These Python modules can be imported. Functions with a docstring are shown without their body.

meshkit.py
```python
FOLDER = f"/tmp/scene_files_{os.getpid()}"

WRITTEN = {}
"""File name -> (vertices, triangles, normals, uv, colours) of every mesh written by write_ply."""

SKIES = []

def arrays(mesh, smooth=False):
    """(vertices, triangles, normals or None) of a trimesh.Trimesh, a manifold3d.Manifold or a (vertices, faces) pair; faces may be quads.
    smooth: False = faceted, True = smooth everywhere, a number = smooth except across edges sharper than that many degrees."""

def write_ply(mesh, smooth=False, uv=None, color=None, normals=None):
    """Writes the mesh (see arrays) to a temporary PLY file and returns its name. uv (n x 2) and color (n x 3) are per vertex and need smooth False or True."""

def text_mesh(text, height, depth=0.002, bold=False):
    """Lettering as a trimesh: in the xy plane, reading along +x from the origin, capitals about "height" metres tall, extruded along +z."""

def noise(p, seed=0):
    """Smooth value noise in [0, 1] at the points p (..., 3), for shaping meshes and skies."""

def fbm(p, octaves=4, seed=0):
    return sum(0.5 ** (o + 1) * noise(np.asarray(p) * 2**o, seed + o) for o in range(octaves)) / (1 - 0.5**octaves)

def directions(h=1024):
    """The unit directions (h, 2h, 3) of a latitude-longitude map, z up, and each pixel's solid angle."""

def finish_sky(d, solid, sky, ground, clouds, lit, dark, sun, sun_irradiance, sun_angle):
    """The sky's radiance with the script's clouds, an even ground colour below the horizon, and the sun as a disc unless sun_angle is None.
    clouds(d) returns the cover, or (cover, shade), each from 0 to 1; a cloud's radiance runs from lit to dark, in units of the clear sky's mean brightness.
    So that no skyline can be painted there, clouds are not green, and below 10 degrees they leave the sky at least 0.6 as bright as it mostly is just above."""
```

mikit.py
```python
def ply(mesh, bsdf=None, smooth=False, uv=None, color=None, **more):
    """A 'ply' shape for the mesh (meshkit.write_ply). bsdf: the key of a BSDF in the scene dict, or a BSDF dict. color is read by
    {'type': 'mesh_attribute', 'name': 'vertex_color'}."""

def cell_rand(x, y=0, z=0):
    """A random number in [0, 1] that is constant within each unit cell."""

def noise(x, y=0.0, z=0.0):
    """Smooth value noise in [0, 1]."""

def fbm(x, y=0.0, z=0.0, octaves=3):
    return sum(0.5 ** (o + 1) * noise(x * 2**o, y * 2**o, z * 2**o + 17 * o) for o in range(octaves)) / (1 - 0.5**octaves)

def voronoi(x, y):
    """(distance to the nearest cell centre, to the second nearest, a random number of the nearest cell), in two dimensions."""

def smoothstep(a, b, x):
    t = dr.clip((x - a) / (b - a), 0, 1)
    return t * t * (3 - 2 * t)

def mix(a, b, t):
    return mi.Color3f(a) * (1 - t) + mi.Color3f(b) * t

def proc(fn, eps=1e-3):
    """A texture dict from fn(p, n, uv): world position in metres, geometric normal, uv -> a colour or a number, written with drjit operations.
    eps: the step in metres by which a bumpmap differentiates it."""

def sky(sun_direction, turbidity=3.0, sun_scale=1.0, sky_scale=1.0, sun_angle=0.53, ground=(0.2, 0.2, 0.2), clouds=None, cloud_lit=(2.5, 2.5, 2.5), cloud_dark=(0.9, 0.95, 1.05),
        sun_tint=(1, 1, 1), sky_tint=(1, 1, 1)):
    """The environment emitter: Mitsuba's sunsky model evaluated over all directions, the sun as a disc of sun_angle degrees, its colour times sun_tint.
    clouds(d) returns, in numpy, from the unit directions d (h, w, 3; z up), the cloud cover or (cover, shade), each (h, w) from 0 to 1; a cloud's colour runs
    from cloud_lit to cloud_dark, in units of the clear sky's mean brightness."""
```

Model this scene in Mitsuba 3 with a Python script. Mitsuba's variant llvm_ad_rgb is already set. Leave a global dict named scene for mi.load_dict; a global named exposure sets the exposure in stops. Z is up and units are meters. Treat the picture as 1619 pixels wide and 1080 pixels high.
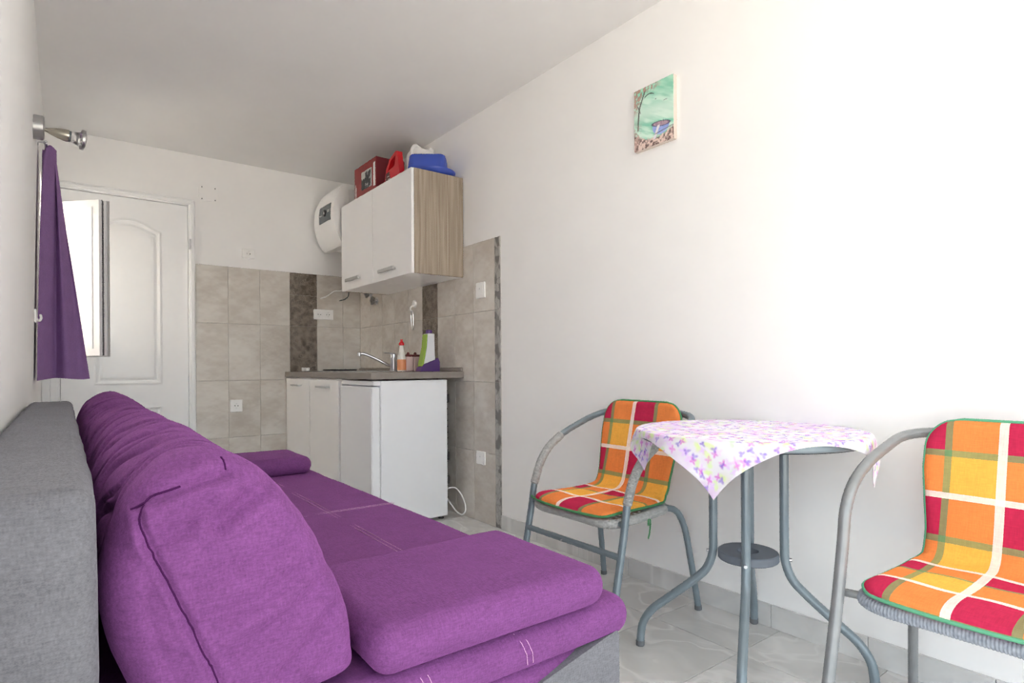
import math, random
import numpy as np, trimesh, manifold3d as m3
import drjit as dr, mitsuba as mi
import mikit, meshkit
from mikit import proc, noise, fbm, voronoi, smoothstep, mix, cell_rand
from shapely.geometry import Polygon, Point, box as sbox
import shapely

random.seed(4)
rng = np.random.default_rng(7)
PI = math.pi
T = mi.ScalarTransform4f

# ------------------------------------------------------------------ camera, sky, exposure
EYE = 0.8918
F, YAW, ROLL, SHIFT = 931.14, 0.6513, -0.006, 39.7
fw = np.array([math.sin(YAW), math.cos(YAW), 0.0])
rt = np.array([math.cos(YAW), -math.sin(YAW), 0.0])
up = -math.sin(ROLL) * rt + math.cos(ROLL) * np.array([0, 0, 1.0])
scene = {'type': 'scene'}
labels = {}
scene['camera'] = {'type': 'perspective', 'fov': math.degrees(2 * math.atan(809.5 / F)), 'fov_axis': 'x', 'near_clip': 0.02, 'far_clip': 200.0,
                   'principal_point_offset_y': -SHIFT / 1080.0,
                   'to_world': T().look_at(origin=[0, 0, EYE], target=[float(fw[0]), float(fw[1]), EYE], up=[float(x) for x in up])}


def overcast(d):
    n = meshkit.fbm(d * 3.0, 4, seed=3)
    return np.clip(0.75 + 0.35 * n, 0, 1), np.clip(0.5 * n, 0, 1)


scene['sky'] = mikit.sky((0.45, 0.55, 0.75), turbidity=4.0, ground=(0.55, 0.545, 0.53), clouds=overcast, cloud_lit=(1.9, 2.06, 2.14), cloud_dark=(1.38, 1.5, 1.57))
exposure = 3.9


# ------------------------------------------------------------------ colour and material helpers
def lin(r, g, b, k=1.0):
    f = lambda c: c / 255 / 12.92 if c <= 10 else ((c / 255 + 0.055) / 1.055) ** 2.4
    return [f(r) * k, f(g) * k, f(b) * k]


def rgb(c):
    return {'type': 'rgb', 'value': list(map(float, c))}


def tex(c):
    return c if isinstance(c, dict) else rgb(c)


def diffuse(key, c):
    scene[key] = {'type': 'twosided', 'bsdf': {'type': 'diffuse', 'reflectance': tex(c)}}


def princ(key, c, rough=0.5, metal=0.0, bump=None, bump_scale=1.0, **k):
    b = {'type': 'principled', 'base_color': tex(c), 'roughness': rough if isinstance(rough, dict) else float(rough), 'metallic': float(metal), **k}
    if bump is not None:
        b = {'type': 'bumpmap', 'arbitrary': bump, 'scale': float(bump_scale), 'bsdf': b}
    scene[key] = {'type': 'twosided', 'bsdf': b}


diffuse('mat_wall', proc(lambda p, n, uv: mix([.86, .86, .855], [.90, .90, .895], fbm(p.x * 3, p.y * 3, p.z * 3, 3))))
diffuse('mat_ceiling', proc(lambda p, n, uv: mix([.80, .80, .795], [.84, .84, .835], fbm(p.x * 4, p.y * 4, 3.0, 4))))
diffuse('mat_outside', [.5, .5, .5])
diffuse('mat_render_wall', [.78, .76, .72])
diffuse('mat_grout', [.46, .44, .41])
princ('mat_white_paint', [.83, .84, .85], 0.35, specular=0.4)
princ('mat_white_gloss', [.82, .82, .82], 0.22, specular=0.5)
princ('mat_white_plastic', [.84, .84, .83], 0.3)
princ('mat_fridge', [.80, .82, .85], 0.3)
princ('mat_dark', [.02, .02, .022], 0.5)
princ('mat_black', [.03, .03, .033], 0.4)
princ('mat_panel_grey', [.10, .12, .13], 0.35)
princ('mat_chrome', [.62, .63, .65], 0.10, 1.0)
princ('mat_valve', [.30, .30, .30], 0.2, 1.0)
princ('mat_satin', [.52, .52, .52], 0.32, 1.0)
princ('mat_lamp_metal', [.50, .47, .40], 0.25, 1.0)
princ('mat_handle', [.55, .56, .57], 0.4, 0.5)
princ('mat_gasket', [.10, .10, .11], 0.6)
princ('mat_pvc', [.82, .82, .84], 0.3)
princ('mat_tube', proc(lambda p, n, uv: mix([.155, .20, .23], [.20, .245, .275], fbm(p.x * 30, p.y * 30, p.z * 30, 3))), 0.33, 0.25)
princ('mat_tube_warm', proc(lambda p, n, uv: mix([.20, .215, .225], [.26, .265, .27], fbm(p.x * 30, p.y * 30, p.z * 30, 3))), 0.36, 0.3)
princ('mat_wicker', proc(lambda p, n, uv: mix([.26, .27, .27], [.46, .46, .45], noise(p.x * 160, p.y * 160, p.z * 160))), 0.6)
princ('mat_wicker_blue', proc(lambda p, n, uv: mix([.20, .23, .28], [.34, .37, .42], noise(p.x * 160, p.y * 160, p.z * 160))), 0.5)
princ('mat_hub', [.12, .14, .17], 0.5)
princ('mat_rubber', [.12, .13, .14], 0.7)
princ('mat_piping', [.06, .22, .09], 0.8)
princ('mat_piping_light', [.10, .34, .20], 0.8)
princ('mat_counter', proc(lambda p, n, uv: mix([.20, .175, .155], [.29, .26, .235], fbm(p.x * 40, p.y * 9, p.z * 40, 4))), 0.4)
princ('mat_edge', [.33, .30, .27], 0.5)
princ('mat_steel', [.6, .6, .6], 0.3, 1.0)


def wood(p, n, uv):
    g = fbm(p.x * 110, p.y * 110, p.z * 3.0, 4)
    s = fbm(p.x * 14 + 3, p.y * 14, p.z * 0.5, 3)
    c = mix([.27, .215, .16], [.40, .335, .265], smoothstep(.25, .75, g))
    return c * (0.80 + 0.36 * s)


princ('mat_wood', proc(wood), 0.5)


def fabric(lo, hi):
    def fn(p, n, uv):
        a = noise(p.x * 900, p.y * 900, p.z * 900)
        b = noise(p.x * 160, p.y * 700, p.z * 500)
        c = noise(p.x * 600, p.y * 140, p.z * 160 + 9)
        d = fbm(p.x * 25, p.y * 25, p.z * 25, 3)
        return mix(lo, hi, dr.clip(0.35 * a + 0.4 * b + 0.4 * c + 0.35 * d - 0.25, 0, 1))
    return proc(fn)


def weave(p, n, uv):
    return noise(p.x * 600, p.y * 600, p.z * 600) * 0.7 + fbm(p.x * 40, p.y * 40, p.z * 40, 2) * 1.0


WEAVE = proc(weave, eps=8e-4)
princ('mat_purple', fabric([.105, .032, .115], [.205, .066, .225]), 0.85, sheen=0.5, sheen_tint=0.7, specular=0.15, bump=WEAVE, bump_scale=0.0009)
princ('mat_grey_fabric', fabric([.10, .10, .112], [.185, .185, .205]), 0.9, sheen=0.3, specular=0.1, bump=WEAVE, bump_scale=0.0009)
princ('mat_curtain', fabric([.19, .105, .255], [.27, .155, .34]), 0.85, specular=0.1)
princ('mat_curtain_lining', fabric([.33, .30, .37], [.42, .39, .46]), 0.85, specular=0.1)
diffuse('mat_seam', [.055, .012, .065])
diffuse('mat_stitch', [.46, .25, .42])


def tile_tex(lo, hi, off):
    def fn(p, n, uv):
        x, y, z = p.x + off, p.y + 1.7 * off, p.z
        a = fbm(x * 7, y * 7, z * 7, 4)
        b = fbm(x * 26, y * 26, z * 40 + 5, 3)
        return mix(lo, hi, smoothstep(.25, .75, 0.7 * a + 0.3 * b))
    return proc(fn)


for k in range(4):
    d = (k - 1.5) * 0.012
    princ('mat_tile_%d' % k, tile_tex([.51 + d, .465 + d, .415 + d], [.66 + d, .63 + d, .585 + d], 0.37 * k), 0.28, specular=0.4)


def decor(p, n, uv):
    x = (p.x + p.y) * 26
    z = p.z * 26
    w = fbm(x * .5, z * .5, 2.0, 3)
    d1, d2, r = voronoi(x + 1.6 * w, z + 1.2 * w)
    vein = 1 - smoothstep(0.02, 0.16, d2 - d1)
    rays = dr.abs(dr.sin(14 * d1 + 9 * r + 4 * fbm(x, z, 1.0, 2)))
    c = mix([.085, .066, .050], [.21, .175, .140], smoothstep(.2, .85, fbm(x * 1.3, z * 1.3, 7.0, 4)))
    c = mix(c, [.34, .30, .26], 0.7 * smoothstep(.80, 1.0, rays) * smoothstep(.30, .55, r))
    return mix(c, [.30, .26, .22], 0.30 * vein)


princ('mat_decor', proc(decor), 0.3, specular=0.4)


def border(p, n, uv):
    x = (p.x + p.y) * 38
    z = p.z * 24
    w = fbm(x * .5, z * .5, 2.0, 3)
    d1, d2, r = voronoi(x + w, z + w)
    vein = 1 - smoothstep(0.02, 0.12, d2 - d1)
    c = mix([.30, .29, .275], [.46, .45, .43], fbm(x * 1.3, z * 1.3, 7.0, 4))
    c = mix(c, [.12, .115, .11], smoothstep(.62, .7, r) * .8)
    return mix(c, [.17, .165, .16], 0.7 * vein)


princ('mat_border', proc(border), 0.3, specular=0.4)


def marble(off):
    def fn(p, n, uv):
        x, y = p.x + off, p.y - 2 * off
        w = fbm(x * 3, y * 3, 1.0, 4)
        v = dr.abs(fbm(x * 5 + 3 * w, y * 2.2 + 2 * w, 4.0, 4) - 0.5)
        c = mix([.49, .49, .48], [.64, .64, .63], smoothstep(.2, .8, fbm(x * 9 + 3 * w, y * 3 + 2 * w, p.z * 8, 5)))
        return mix(c, [.76, .76, .75], 0.45 * (1 - smoothstep(0.0, 0.05, v)))
    return proc(fn)


for k in range(3):
    princ('mat_floor_%d' % k, marble(0.83 * k), 0.16, specular=0.5)
princ('mat_skirting', marble(1.9), 0.3, specular=0.4)
diffuse('mat_floor_grout', [.48, .48, .47])

TX = [(0.052, 0), (0.067, 'g'), (0.158, 1), (0.176, 'w'), (0.268, 0), (0.284, 'g'), (0.420, 1)]
TY = [(0.080, 0), (0.096, 'g'), (0.186, 1), (0.201, 'w'), (0.292, 0), (0.308, 'g'), (0.398, 1), (0.412, 'w'), (0.470, 0), (0.480, 'g'), (0.570, 1), (0.586, 'w'), (0.676, 0), (0.692, 'g'), (0.9, 1)]


def plaid(p, n, uv):
    def zones(c, tab):
        val, gr, wh = mi.Float(0), mi.Float(0), mi.Float(0)
        a = -1.0
        for b, kind in tab:
            inn = dr.select((c >= a) & (c < b), mi.Float(1), mi.Float(0))
            if kind == 'g':
                gr += inn
            elif kind == 'w':
                wh += inn
            else:
                val += inn * kind
            a = b
        # within a band the neighbouring zone's value is the average
        val += 0.5 * (gr + wh)
        return val, gr, wh
    vx, gx, wx = zones(uv.x, TX)
    vy, gy, wy = zones(uv.y, TY)
    t = 0.5 * (vx + vy)
    red, org, yel = [.48, .024, .075], [.78, .235, .065], [.86, .43, .075]
    c = dr.select(t < 0.5, mix(red, org, t * 2), mix(org, yel, t * 2 - 1))
    c = mi.Color3f(c)
    c = mix(c, [.07, .27, .13], 0.66 * gx)
    c = mix(c, [.07, .27, .13], 0.66 * gy)
    c = mix(c, [.86, .78, .72], 0.78 * wx)
    c = mix(c, [.86, .78, .72], 0.78 * wy)
    th = noise(uv.x * 700, uv.y * 90, 0) * 0.5 + noise(uv.x * 90, uv.y * 700, 3) * 0.5
    return c * (0.88 + 0.24 * th)


princ('mat_plaid', proc(plaid), 0.85, specular=0.1)


def floral(p, n, uv):
    c = mi.Color3f(.66, .65, .70)
    x, y = uv.x, uv.y
    wob = fbm(x * 30, y * 30, 3.0, 2)
    # soft washes of lilac
    c = mix(c, [.58, .38, .64], 0.55 * smoothstep(.45, .75, fbm(x * 14, y * 14, 8.0, 3)))
    c = mix(c, [.60, .62, .40], 0.35 * smoothstep(.55, .8, fbm(x * 17, y * 17, 2.0, 3)))

    def layer(c, s, ox, oy, col_a, col_b, r0, petals, keep):
        px, py = x * s + ox + 0.35 * wob, y * s + oy - 0.35 * wob
        ix, iy = dr.floor(px), dr.floor(py)
        for a in (-1, 0, 1):
            for b in (-1, 0, 1):
                cx, cy = ix + a, iy + b
                qx = px - (cx + 0.15 + 0.7 * cell_rand(cx, cy, 1 + int(s)))
                qy = py - (cy + 0.15 + 0.7 * cell_rand(cx, cy, 2 + int(s)))
                h = cell_rand(cx, cy, 3 + int(s))
                rr = dr.sqrt(qx * qx + qy * qy)
                ang = dr.atan2(qy, qx) + 6.28 * h
                shape = r0 * (0.74 + 0.26 * dr.cos(petals * ang)) * (0.8 + 0.5 * h)
                m = (1 - smoothstep(shape - 0.16, shape + 0.10, rr)) * (0.6 + 0.4 * noise(px * 5, py * 5, 2.0)) * dr.select(h < keep, mi.Float(1), mi.Float(0))
                c = mix(c, mix(col_a, col_b, cell_rand(cx, cy, 5 + int(s))), 0.85 * m)
        return c

    c = layer(c, 26, .3, .7, [.62, .72, .22], [.50, .70, .45], .42, 2, .55)
    c = layer(c, 30, .1, .2, [.62, .42, .80], [.72, .50, .82], .42, 4, .6)
    c = layer(c, 33, .5, .9, [.50, .07, .50], [.66, .20, .60], .42, 4, .45)
    c = layer(c, 37, .8, .4, [.17, .10, .50], [.30, .17, .62], .42, 3, .42)
    return c


princ('mat_floral', proc(floral), 0.8, specular=0.1)


# ------------------------------------------------------------------ mesh helpers
def man(b0, b1):
    s = [b1[i] - b0[i] for i in range(3)]
    return m3.Manifold.cube(s).translate(list(map(float, b0)))


def tm(m):
    a = m.to_mesh()
    return trimesh.Trimesh(np.array(a.vert_properties[:, :3], float), np.array(a.tri_verts), process=False)


def cat(*ms):
    return trimesh.util.concatenate([tm(m) if hasattr(m, 'to_mesh') else m for m in ms])


def cbox(b0, b1, c=0.002):
    """Box with chamfered edges (hull of three shrunken boxes)."""
    b0, b1 = np.minimum(b0, b1).astype(float), np.maximum(b0, b1).astype(float)
    c = min(c, 0.45 * float((b1 - b0).min()))
    pts = []
    for sx in (0, 1):
        for sy in (0, 1):
            for sz in (0, 1):
                s = np.array([sx, sy, sz])
                base = np.where(s == 0, b0, b1)
                for ax in range(3):
                    q = base + np.where(s == 0, c, -c)
                    q[ax] = base[ax]
                    pts.append(q)
    return tm(m3.Manifold.hull_points(np.array(pts)))


def axis_pts(h, r, nr, ni):
    a = np.sin(np.linspace(-PI / 2 * 0 + 0, PI / 2, nr + 1))  # 0..1
    e = h - r + r * np.tan(np.linspace(0, PI / 4, nr + 1))
    inner = np.linspace(-(h - r), h - r, ni + 1)
    return np.unique(np.round(np.concatenate([-e, inner, e]), 7))


def rbox(size, r, nr=4, n=(1, 1, 1)):
    """Closed rounded box mesh with a grid on its faces, welded; centre at the origin."""
    h = np.array(size, float) / 2
    r = min(r, float(h.min()) * 0.98)
    ax = [axis_pts(h[i], r, nr, n[i]) for i in range(3)]
    V, Fc, off = [], [], 0
    for i in range(3):
        j, k = (i + 1) % 3, (i + 2) % 3
        a, b = ax[j], ax[k]
        A, B = np.meshgrid(a, b, indexing='ij')
        for s in (-1, 1):
            P = np.zeros(A.shape + (3,))
            P[..., i], P[..., j], P[..., k] = s * h[i], A, B
            idx = np.arange(A.size).reshape(A.shape) + off
            q = np.stack([idx[:-1, :-1], idx[1:, :-1], idx[1:, 1:], idx[:-1, 1:]], -1).reshape(-1, 4)
            if s < 0:
                q = q[:, ::-1]
            V.append(P.reshape(-1, 3)); Fc.append(q); off += A.size
    V = np.vstack(V); q = np.vstack(Fc)
    Q = np.clip(V, -(h - r), h - r)
    d = V - Q
    V = Q + r * d / np.maximum(np.linalg.norm(d, axis=1, keepdims=True), 1e-12)
    f = np.vstack([q[:, [0, 1, 2]], q[:, [0, 2, 3]]])
    m = trimesh.Trimesh(V, f, process=False)
    m.merge_vertices(digits_vertex=6)
    m.update_faces(m.nondegenerate_faces())
    return m


def at(m, *loc):
    m = m.copy(); m.apply_translation(loc); return m


def spline(pts, n=10, closed=False):
    p = np.asarray(pts, float)
    out = []
    N = len(p)
    for i in range(N if closed else N - 1):
        if closed:
            a, b, c, d = p[(i - 1) % N], p[i], p[(i + 1) % N], p[(i + 2) % N]
        else:
            b, c = p[i], p[i + 1]
            a = p[i - 1] if i else 2 * b - c
            d = p[i + 2] if i + 2 < N else 2 * c - b
        t = np.linspace(0, 1, n, endpoint=False)[:, None]
        ta = max(np.linalg.norm(b - a), 1e-9) ** .5; tb = ta + max(np.linalg.norm(c - b), 1e-9) ** .5; tc = tb + max(np.linalg.norm(d - c), 1e-9) ** .5
        u = ta + t * (tb - ta)
        A1 = (ta - u) / ta * a + u / ta * b; A2 = (tb - u) / (tb - ta) * b + (u - ta) / (tb - ta) * c; A3 = (tc - u) / (tc - tb) * c + (u - tb) / (tc - tb) * d
        B1 = (tb - u) / tb * A1 + u / tb * A2; B2 = (tc - u) / (tc - ta) * A2 + (u - ta) / (tc - ta) * A3
        out.append((tb - u) / (tb - ta) * B1 + (u - ta) / (tb - ta) * B2)
    out = np.vstack(out)
    return out if closed else np.vstack([out, p[-1]])


def resample(p, step):
    L = np.r_[0, np.cumsum(np.linalg.norm(np.diff(p, axis=0), axis=1))]
    n = max(2, int(round(L[-1] / step)) + 1)
    s = np.linspace(0, L[-1], n)
    return np.stack([np.interp(s, L, p[:, k]) for k in range(3)], 1)


def tube(p, r, sides=14, closed=False, cap=True):
    """Swept round tube along polyline p; r scalar or per point. Ends closed with small domes."""
    p = np.asarray(p, float)
    r = np.broadcast_to(np.asarray(r, float), (len(p),)).copy()
    if cap and not closed:
        t0, t1 = p[0] - p[1], p[-1] - p[-2]
        t0 /= np.linalg.norm(t0); t1 /= np.linalg.norm(t1)
        ang = np.linspace(PI / 2 * .98, PI / 8, 4)
        p = np.vstack([[p[0] + t0 * r[0] * .6 * math.sin(a) for a in ang], p, [p[-1] + t1 * r[-1] * .6 * math.sin(a) for a in ang[::-1]]])
        r = np.r_[[r[0] * max(math.cos(a), .02) for a in ang], r, [r[-1] * max(math.cos(a), .02) for a in ang[::-1]]]
    N = len(p)
    if closed:
        t = np.roll(p, -1, 0) - np.roll(p, 1, 0)
    else:
        t = np.gradient(p, axis=0)
    t /= np.linalg.norm(t, axis=1, keepdims=True) + 1e-12
    a = np.cross(t[0], [0, 0, 1.0] if abs(t[0][2]) < .9 else [1.0, 0, 0]); a /= np.linalg.norm(a)
    fr = [a]
    for i in range(1, N):
        a = fr[-1] - t[i] * (fr[-1] @ t[i]); fr.append(a / np.linalg.norm(a))
    fr = np.array(fr); b = np.cross(t, fr)
    ang = np.arange(sides) * 2 * PI / sides
    V = p[:, None] + r[:, None, None] * (np.cos(ang)[None, :, None] * fr[:, None] + np.sin(ang)[None, :, None] * b[:, None])
    V = V.reshape(-1, 3)
    f = []
    for i in range(N if closed else N - 1):
        k = (i + 1) % N
        off = 0
        if closed and k == 0:  # align the last ring with the first
            v0 = V[k * sides:(k + 1) * sides]; vl = V[i * sides]
            off = int(np.argmin(np.linalg.norm(v0 - vl, axis=1)))
        for j in range(sides):
            j2 = (j + 1) % sides
            A, B, C, D = i * sides + j, i * sides + j2, k * sides + (j2 + off) % sides, k * sides + (j + off) % sides
            f += [(A, B, C), (A, C, D)]
    if not closed:
        c0, c1 = len(V), len(V) + 1
        V = np.vstack([V, p[0], p[-1]])
        for j in range(sides):
            j2 = (j + 1) % sides
            f += [(c0, j2, j), (c1, (N - 1) * sides + j, (N - 1) * sides + j2)]
    m = trimesh.Trimesh(V, np.array(f), process=False)
    return m


def wrap(p, r, pitch=0.006, sides=12, closed=False):
    """A tube wound with cord: its radius ripples along its length."""
    q = resample(p, pitch / 4)
    s = np.arange(len(q))
    return tube(q, r * (1 + 0.18 * np.abs(np.sin(s * PI / 4)) - 0.10), sides, closed)


def lathe(prof, sides=32):
    """Solid of revolution about z from (radius, z) pairs."""
    prof = np.asarray(prof, float)
    return trimesh.creation.revolve(prof, sections=sides)


def extrude(poly, h):
    return trimesh.creation.extrude_polygon(poly, h, engine='earcut')


def orient(m, x, y, z, o=(0, 0, 0)):
    M = np.eye(4); M[:3, 0], M[:3, 1], M[:3, 2], M[:3, 3] = x, y, z, o
    m = m.copy(); m.apply_transform(M); return m


def cyl(p0, p1, r, sides=24, c=0.0):
    p0, p1 = np.array(p0, float), np.array(p1, float)
    L = np.linalg.norm(p1 - p0)
    c = min(c, r * .4, L * .4)
    prof = [(0, 0), (r - c, 0), (r, c), (r, L - c), (r - c, L), (0, L)] if c else [(0, 0), (r, 0), (r, L), (0, L)]
    m = lathe(prof, sides)
    z = (p1 - p0) / L
    x = np.cross([0, 0, 1.0] if abs(z[2]) < .9 else [1.0, 0, 0], z); x /= np.linalg.norm(x)
    return orient(m, x, np.cross(z, x), z, p0)


def sheet(V, thick, uv=None):
    """Closed slab from a grid of points V (n, m, 3): two faces thick apart and an edge strip. Returns mesh, uv."""
    n, m = V.shape[:2]
    du, dv = np.gradient(V, axis=0), np.gradient(V, axis=1)
    N = np.cross(du, dv); N /= np.linalg.norm(N, axis=-1, keepdims=True) + 1e-12
    A, B = (V + N * thick / 2).reshape(-1, 3), (V - N * thick / 2).reshape(-1, 3)
    idx = np.arange(n * m).reshape(n, m)
    q = np.stack([idx[:-1, :-1], idx[1:, :-1], idx[1:, 1:], idx[:-1, 1:]], -1).reshape(-1, 4)
    loop = np.r_[idx[:, 0], idx[-1, 1:], idx[-2::-1, -1], idx[0, -2:0:-1]]
    l2 = np.roll(loop, -1)
    side = np.stack([l2, loop, loop + n * m, l2 + n * m], -1)
    q = np.vstack([q, q[:, ::-1] + n * m, side])
    f = np.vstack([q[:, [0, 1, 2]], q[:, [0, 2, 3]]])
    mesh = trimesh.Trimesh(np.vstack([A, B]), f, process=False)
    return mesh, (None if uv is None else np.vstack([uv.reshape(-1, 2)] * 2))


used = {}


def key_for(name, parent=None):
    base = (parent + '__' if parent else '') + name
    n = used.get(base, -1) + 1
    used[base] = n
    return base if n == 0 else '%s_%03d' % (base, n)


def put(name, mesh, mat, parent=None, label=None, category=None, group=None, kind=None, smooth=35, uv=None, key=None):
    k = key or key_for(name, parent)
    scene[k] = mikit.ply(mesh, mat, smooth=smooth, uv=uv) if not isinstance(mesh, dict) else mesh
    d = {a: b for a, b in (('label', label), ('category', category), ('group', group), ('kind', kind)) if b}
    if d:
        labels[k] = d
    return k


def thing(name, label, category, group=None):
    k = key_for(name)
    labels[k] = {'label': label, 'category': category}
    if group:
        labels[k]['group'] = group
    return k


# ------------------------------------------------------------------ the room
XL, XR, YB, YN, H = -0.115, 1.914, 4.526, -1.0, 2.356
LEAN = 0.030 / 2.356


def lean(m):
    m = tm(m) if hasattr(m, 'to_mesh') else m
    m.vertices[:, 0] += np.clip(m.vertices[:, 2], -0.2, 2.6) * LEAN
    return m


# left wall leans in a little; window opening near the back
WY0, WY1, WZ0, WZ1 = 3.93, 4.47, 0.945, 1.93
wl = man((XL - 0.30, YN - .2, -0.2), (XL, YB + .25, H + .2)) - man((XL - .4, WY0, WZ0), (XL + .1, WY1, WZ1)) - man((XL - .4, -.95, .02), (XL + .1, .40, 2.15))
put('wall_left', lean(wl), 'mat_wall', kind='structure', label='white plastered left wall behind the sofa with the window opening', smooth=False)
wr = man((XR, YN - .2, -0.2), (XR + .2, YB + .25, H + .2))
put('wall_right', wr, 'mat_wall', kind='structure', label='bright white right wall behind the bistro table and kitchenette', smooth=False)
wb = man((XL + 0.001, YB, -.2), (XR - .001, YB + .2, H + .2)) - man((-0.105, YB - .1, -.01), (.724, YB + .3, 2.045))
put('wall_back', wb, 'mat_wall', kind='structure', label='white back wall with the door and the beige tiles', smooth=False)
wn = man((XL + 0.001, YN - .2, -.2), (XR - .001, YN, H + .2)) - man((-0.02, YN - .3, .02), (1.84, YN + .1, 2.22))
put('wall_front', lean(wn) if False else wn, 'mat_wall', kind='structure', label='white front wall behind the camera with the wide balcony opening', smooth=False)
put('neighbour_wall', man((-2.6, 2.6, -1.0), (-2.4, 9.0, 3.4)), 'mat_render_wall', label='pale rendered wall of the house across the alley', category='building', smooth=False)
put('ceiling', man((XL - .02, YN, H), (XR, YB, H + .15)), 'mat_ceiling', kind='structure', label='white plastered ceiling', smooth=False)
put('floor', man((XL - .1, YN - .2, -.15), (XR, YB + .2, -0.004)), 'mat_floor_grout', kind='structure', label='floor of pale grey veined tiles', smooth=False)
put('hallway', man((-0.3, YB + .21, -.2), (1.0, YB + .3, 2.4)), 'mat_outside', kind='structure', smooth=False, key='wall_hallway')

# floor tiles
ys = np.arange(1.03 - 0.325 * 7, YB, 0.325)
xs = [XL - .05, .34, 1.0, 1.66, XR]
ti = 0
for yi, y in enumerate(ys):
    y0, y1 = max(y, YN), min(y + .325, YB)
    for a, b in zip(xs[:-1], xs[1:]):
        if y1 - y0 < .02:
            continue
        put('tile', cbox((a + .0012, y0 + .0012, -.0045), (b - .0012, y1 - .0012, 0), .001), 'mat_floor_%d' % ((ti * 7 + yi) % 3), 'floor', smooth=False)
        ti += 1

# wall tiles
ROW = 0.4025
def tile_box(wall, a, b, z0, z1, mat, th=0.006, label=None):
    g = 0.0011
    if wall == 'back':
        m = cbox((a + g, YB - th, z0 + g), (b - g, YB + .001, z1 - g), .0012)
    else:
        m = cbox((XR - th, a + g, z0 + g), (XR + .001, b - g, z1 - g), .0012)
    put('tile', m, mat, 'wall_' + wall, smooth=False, label=label)


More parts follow.
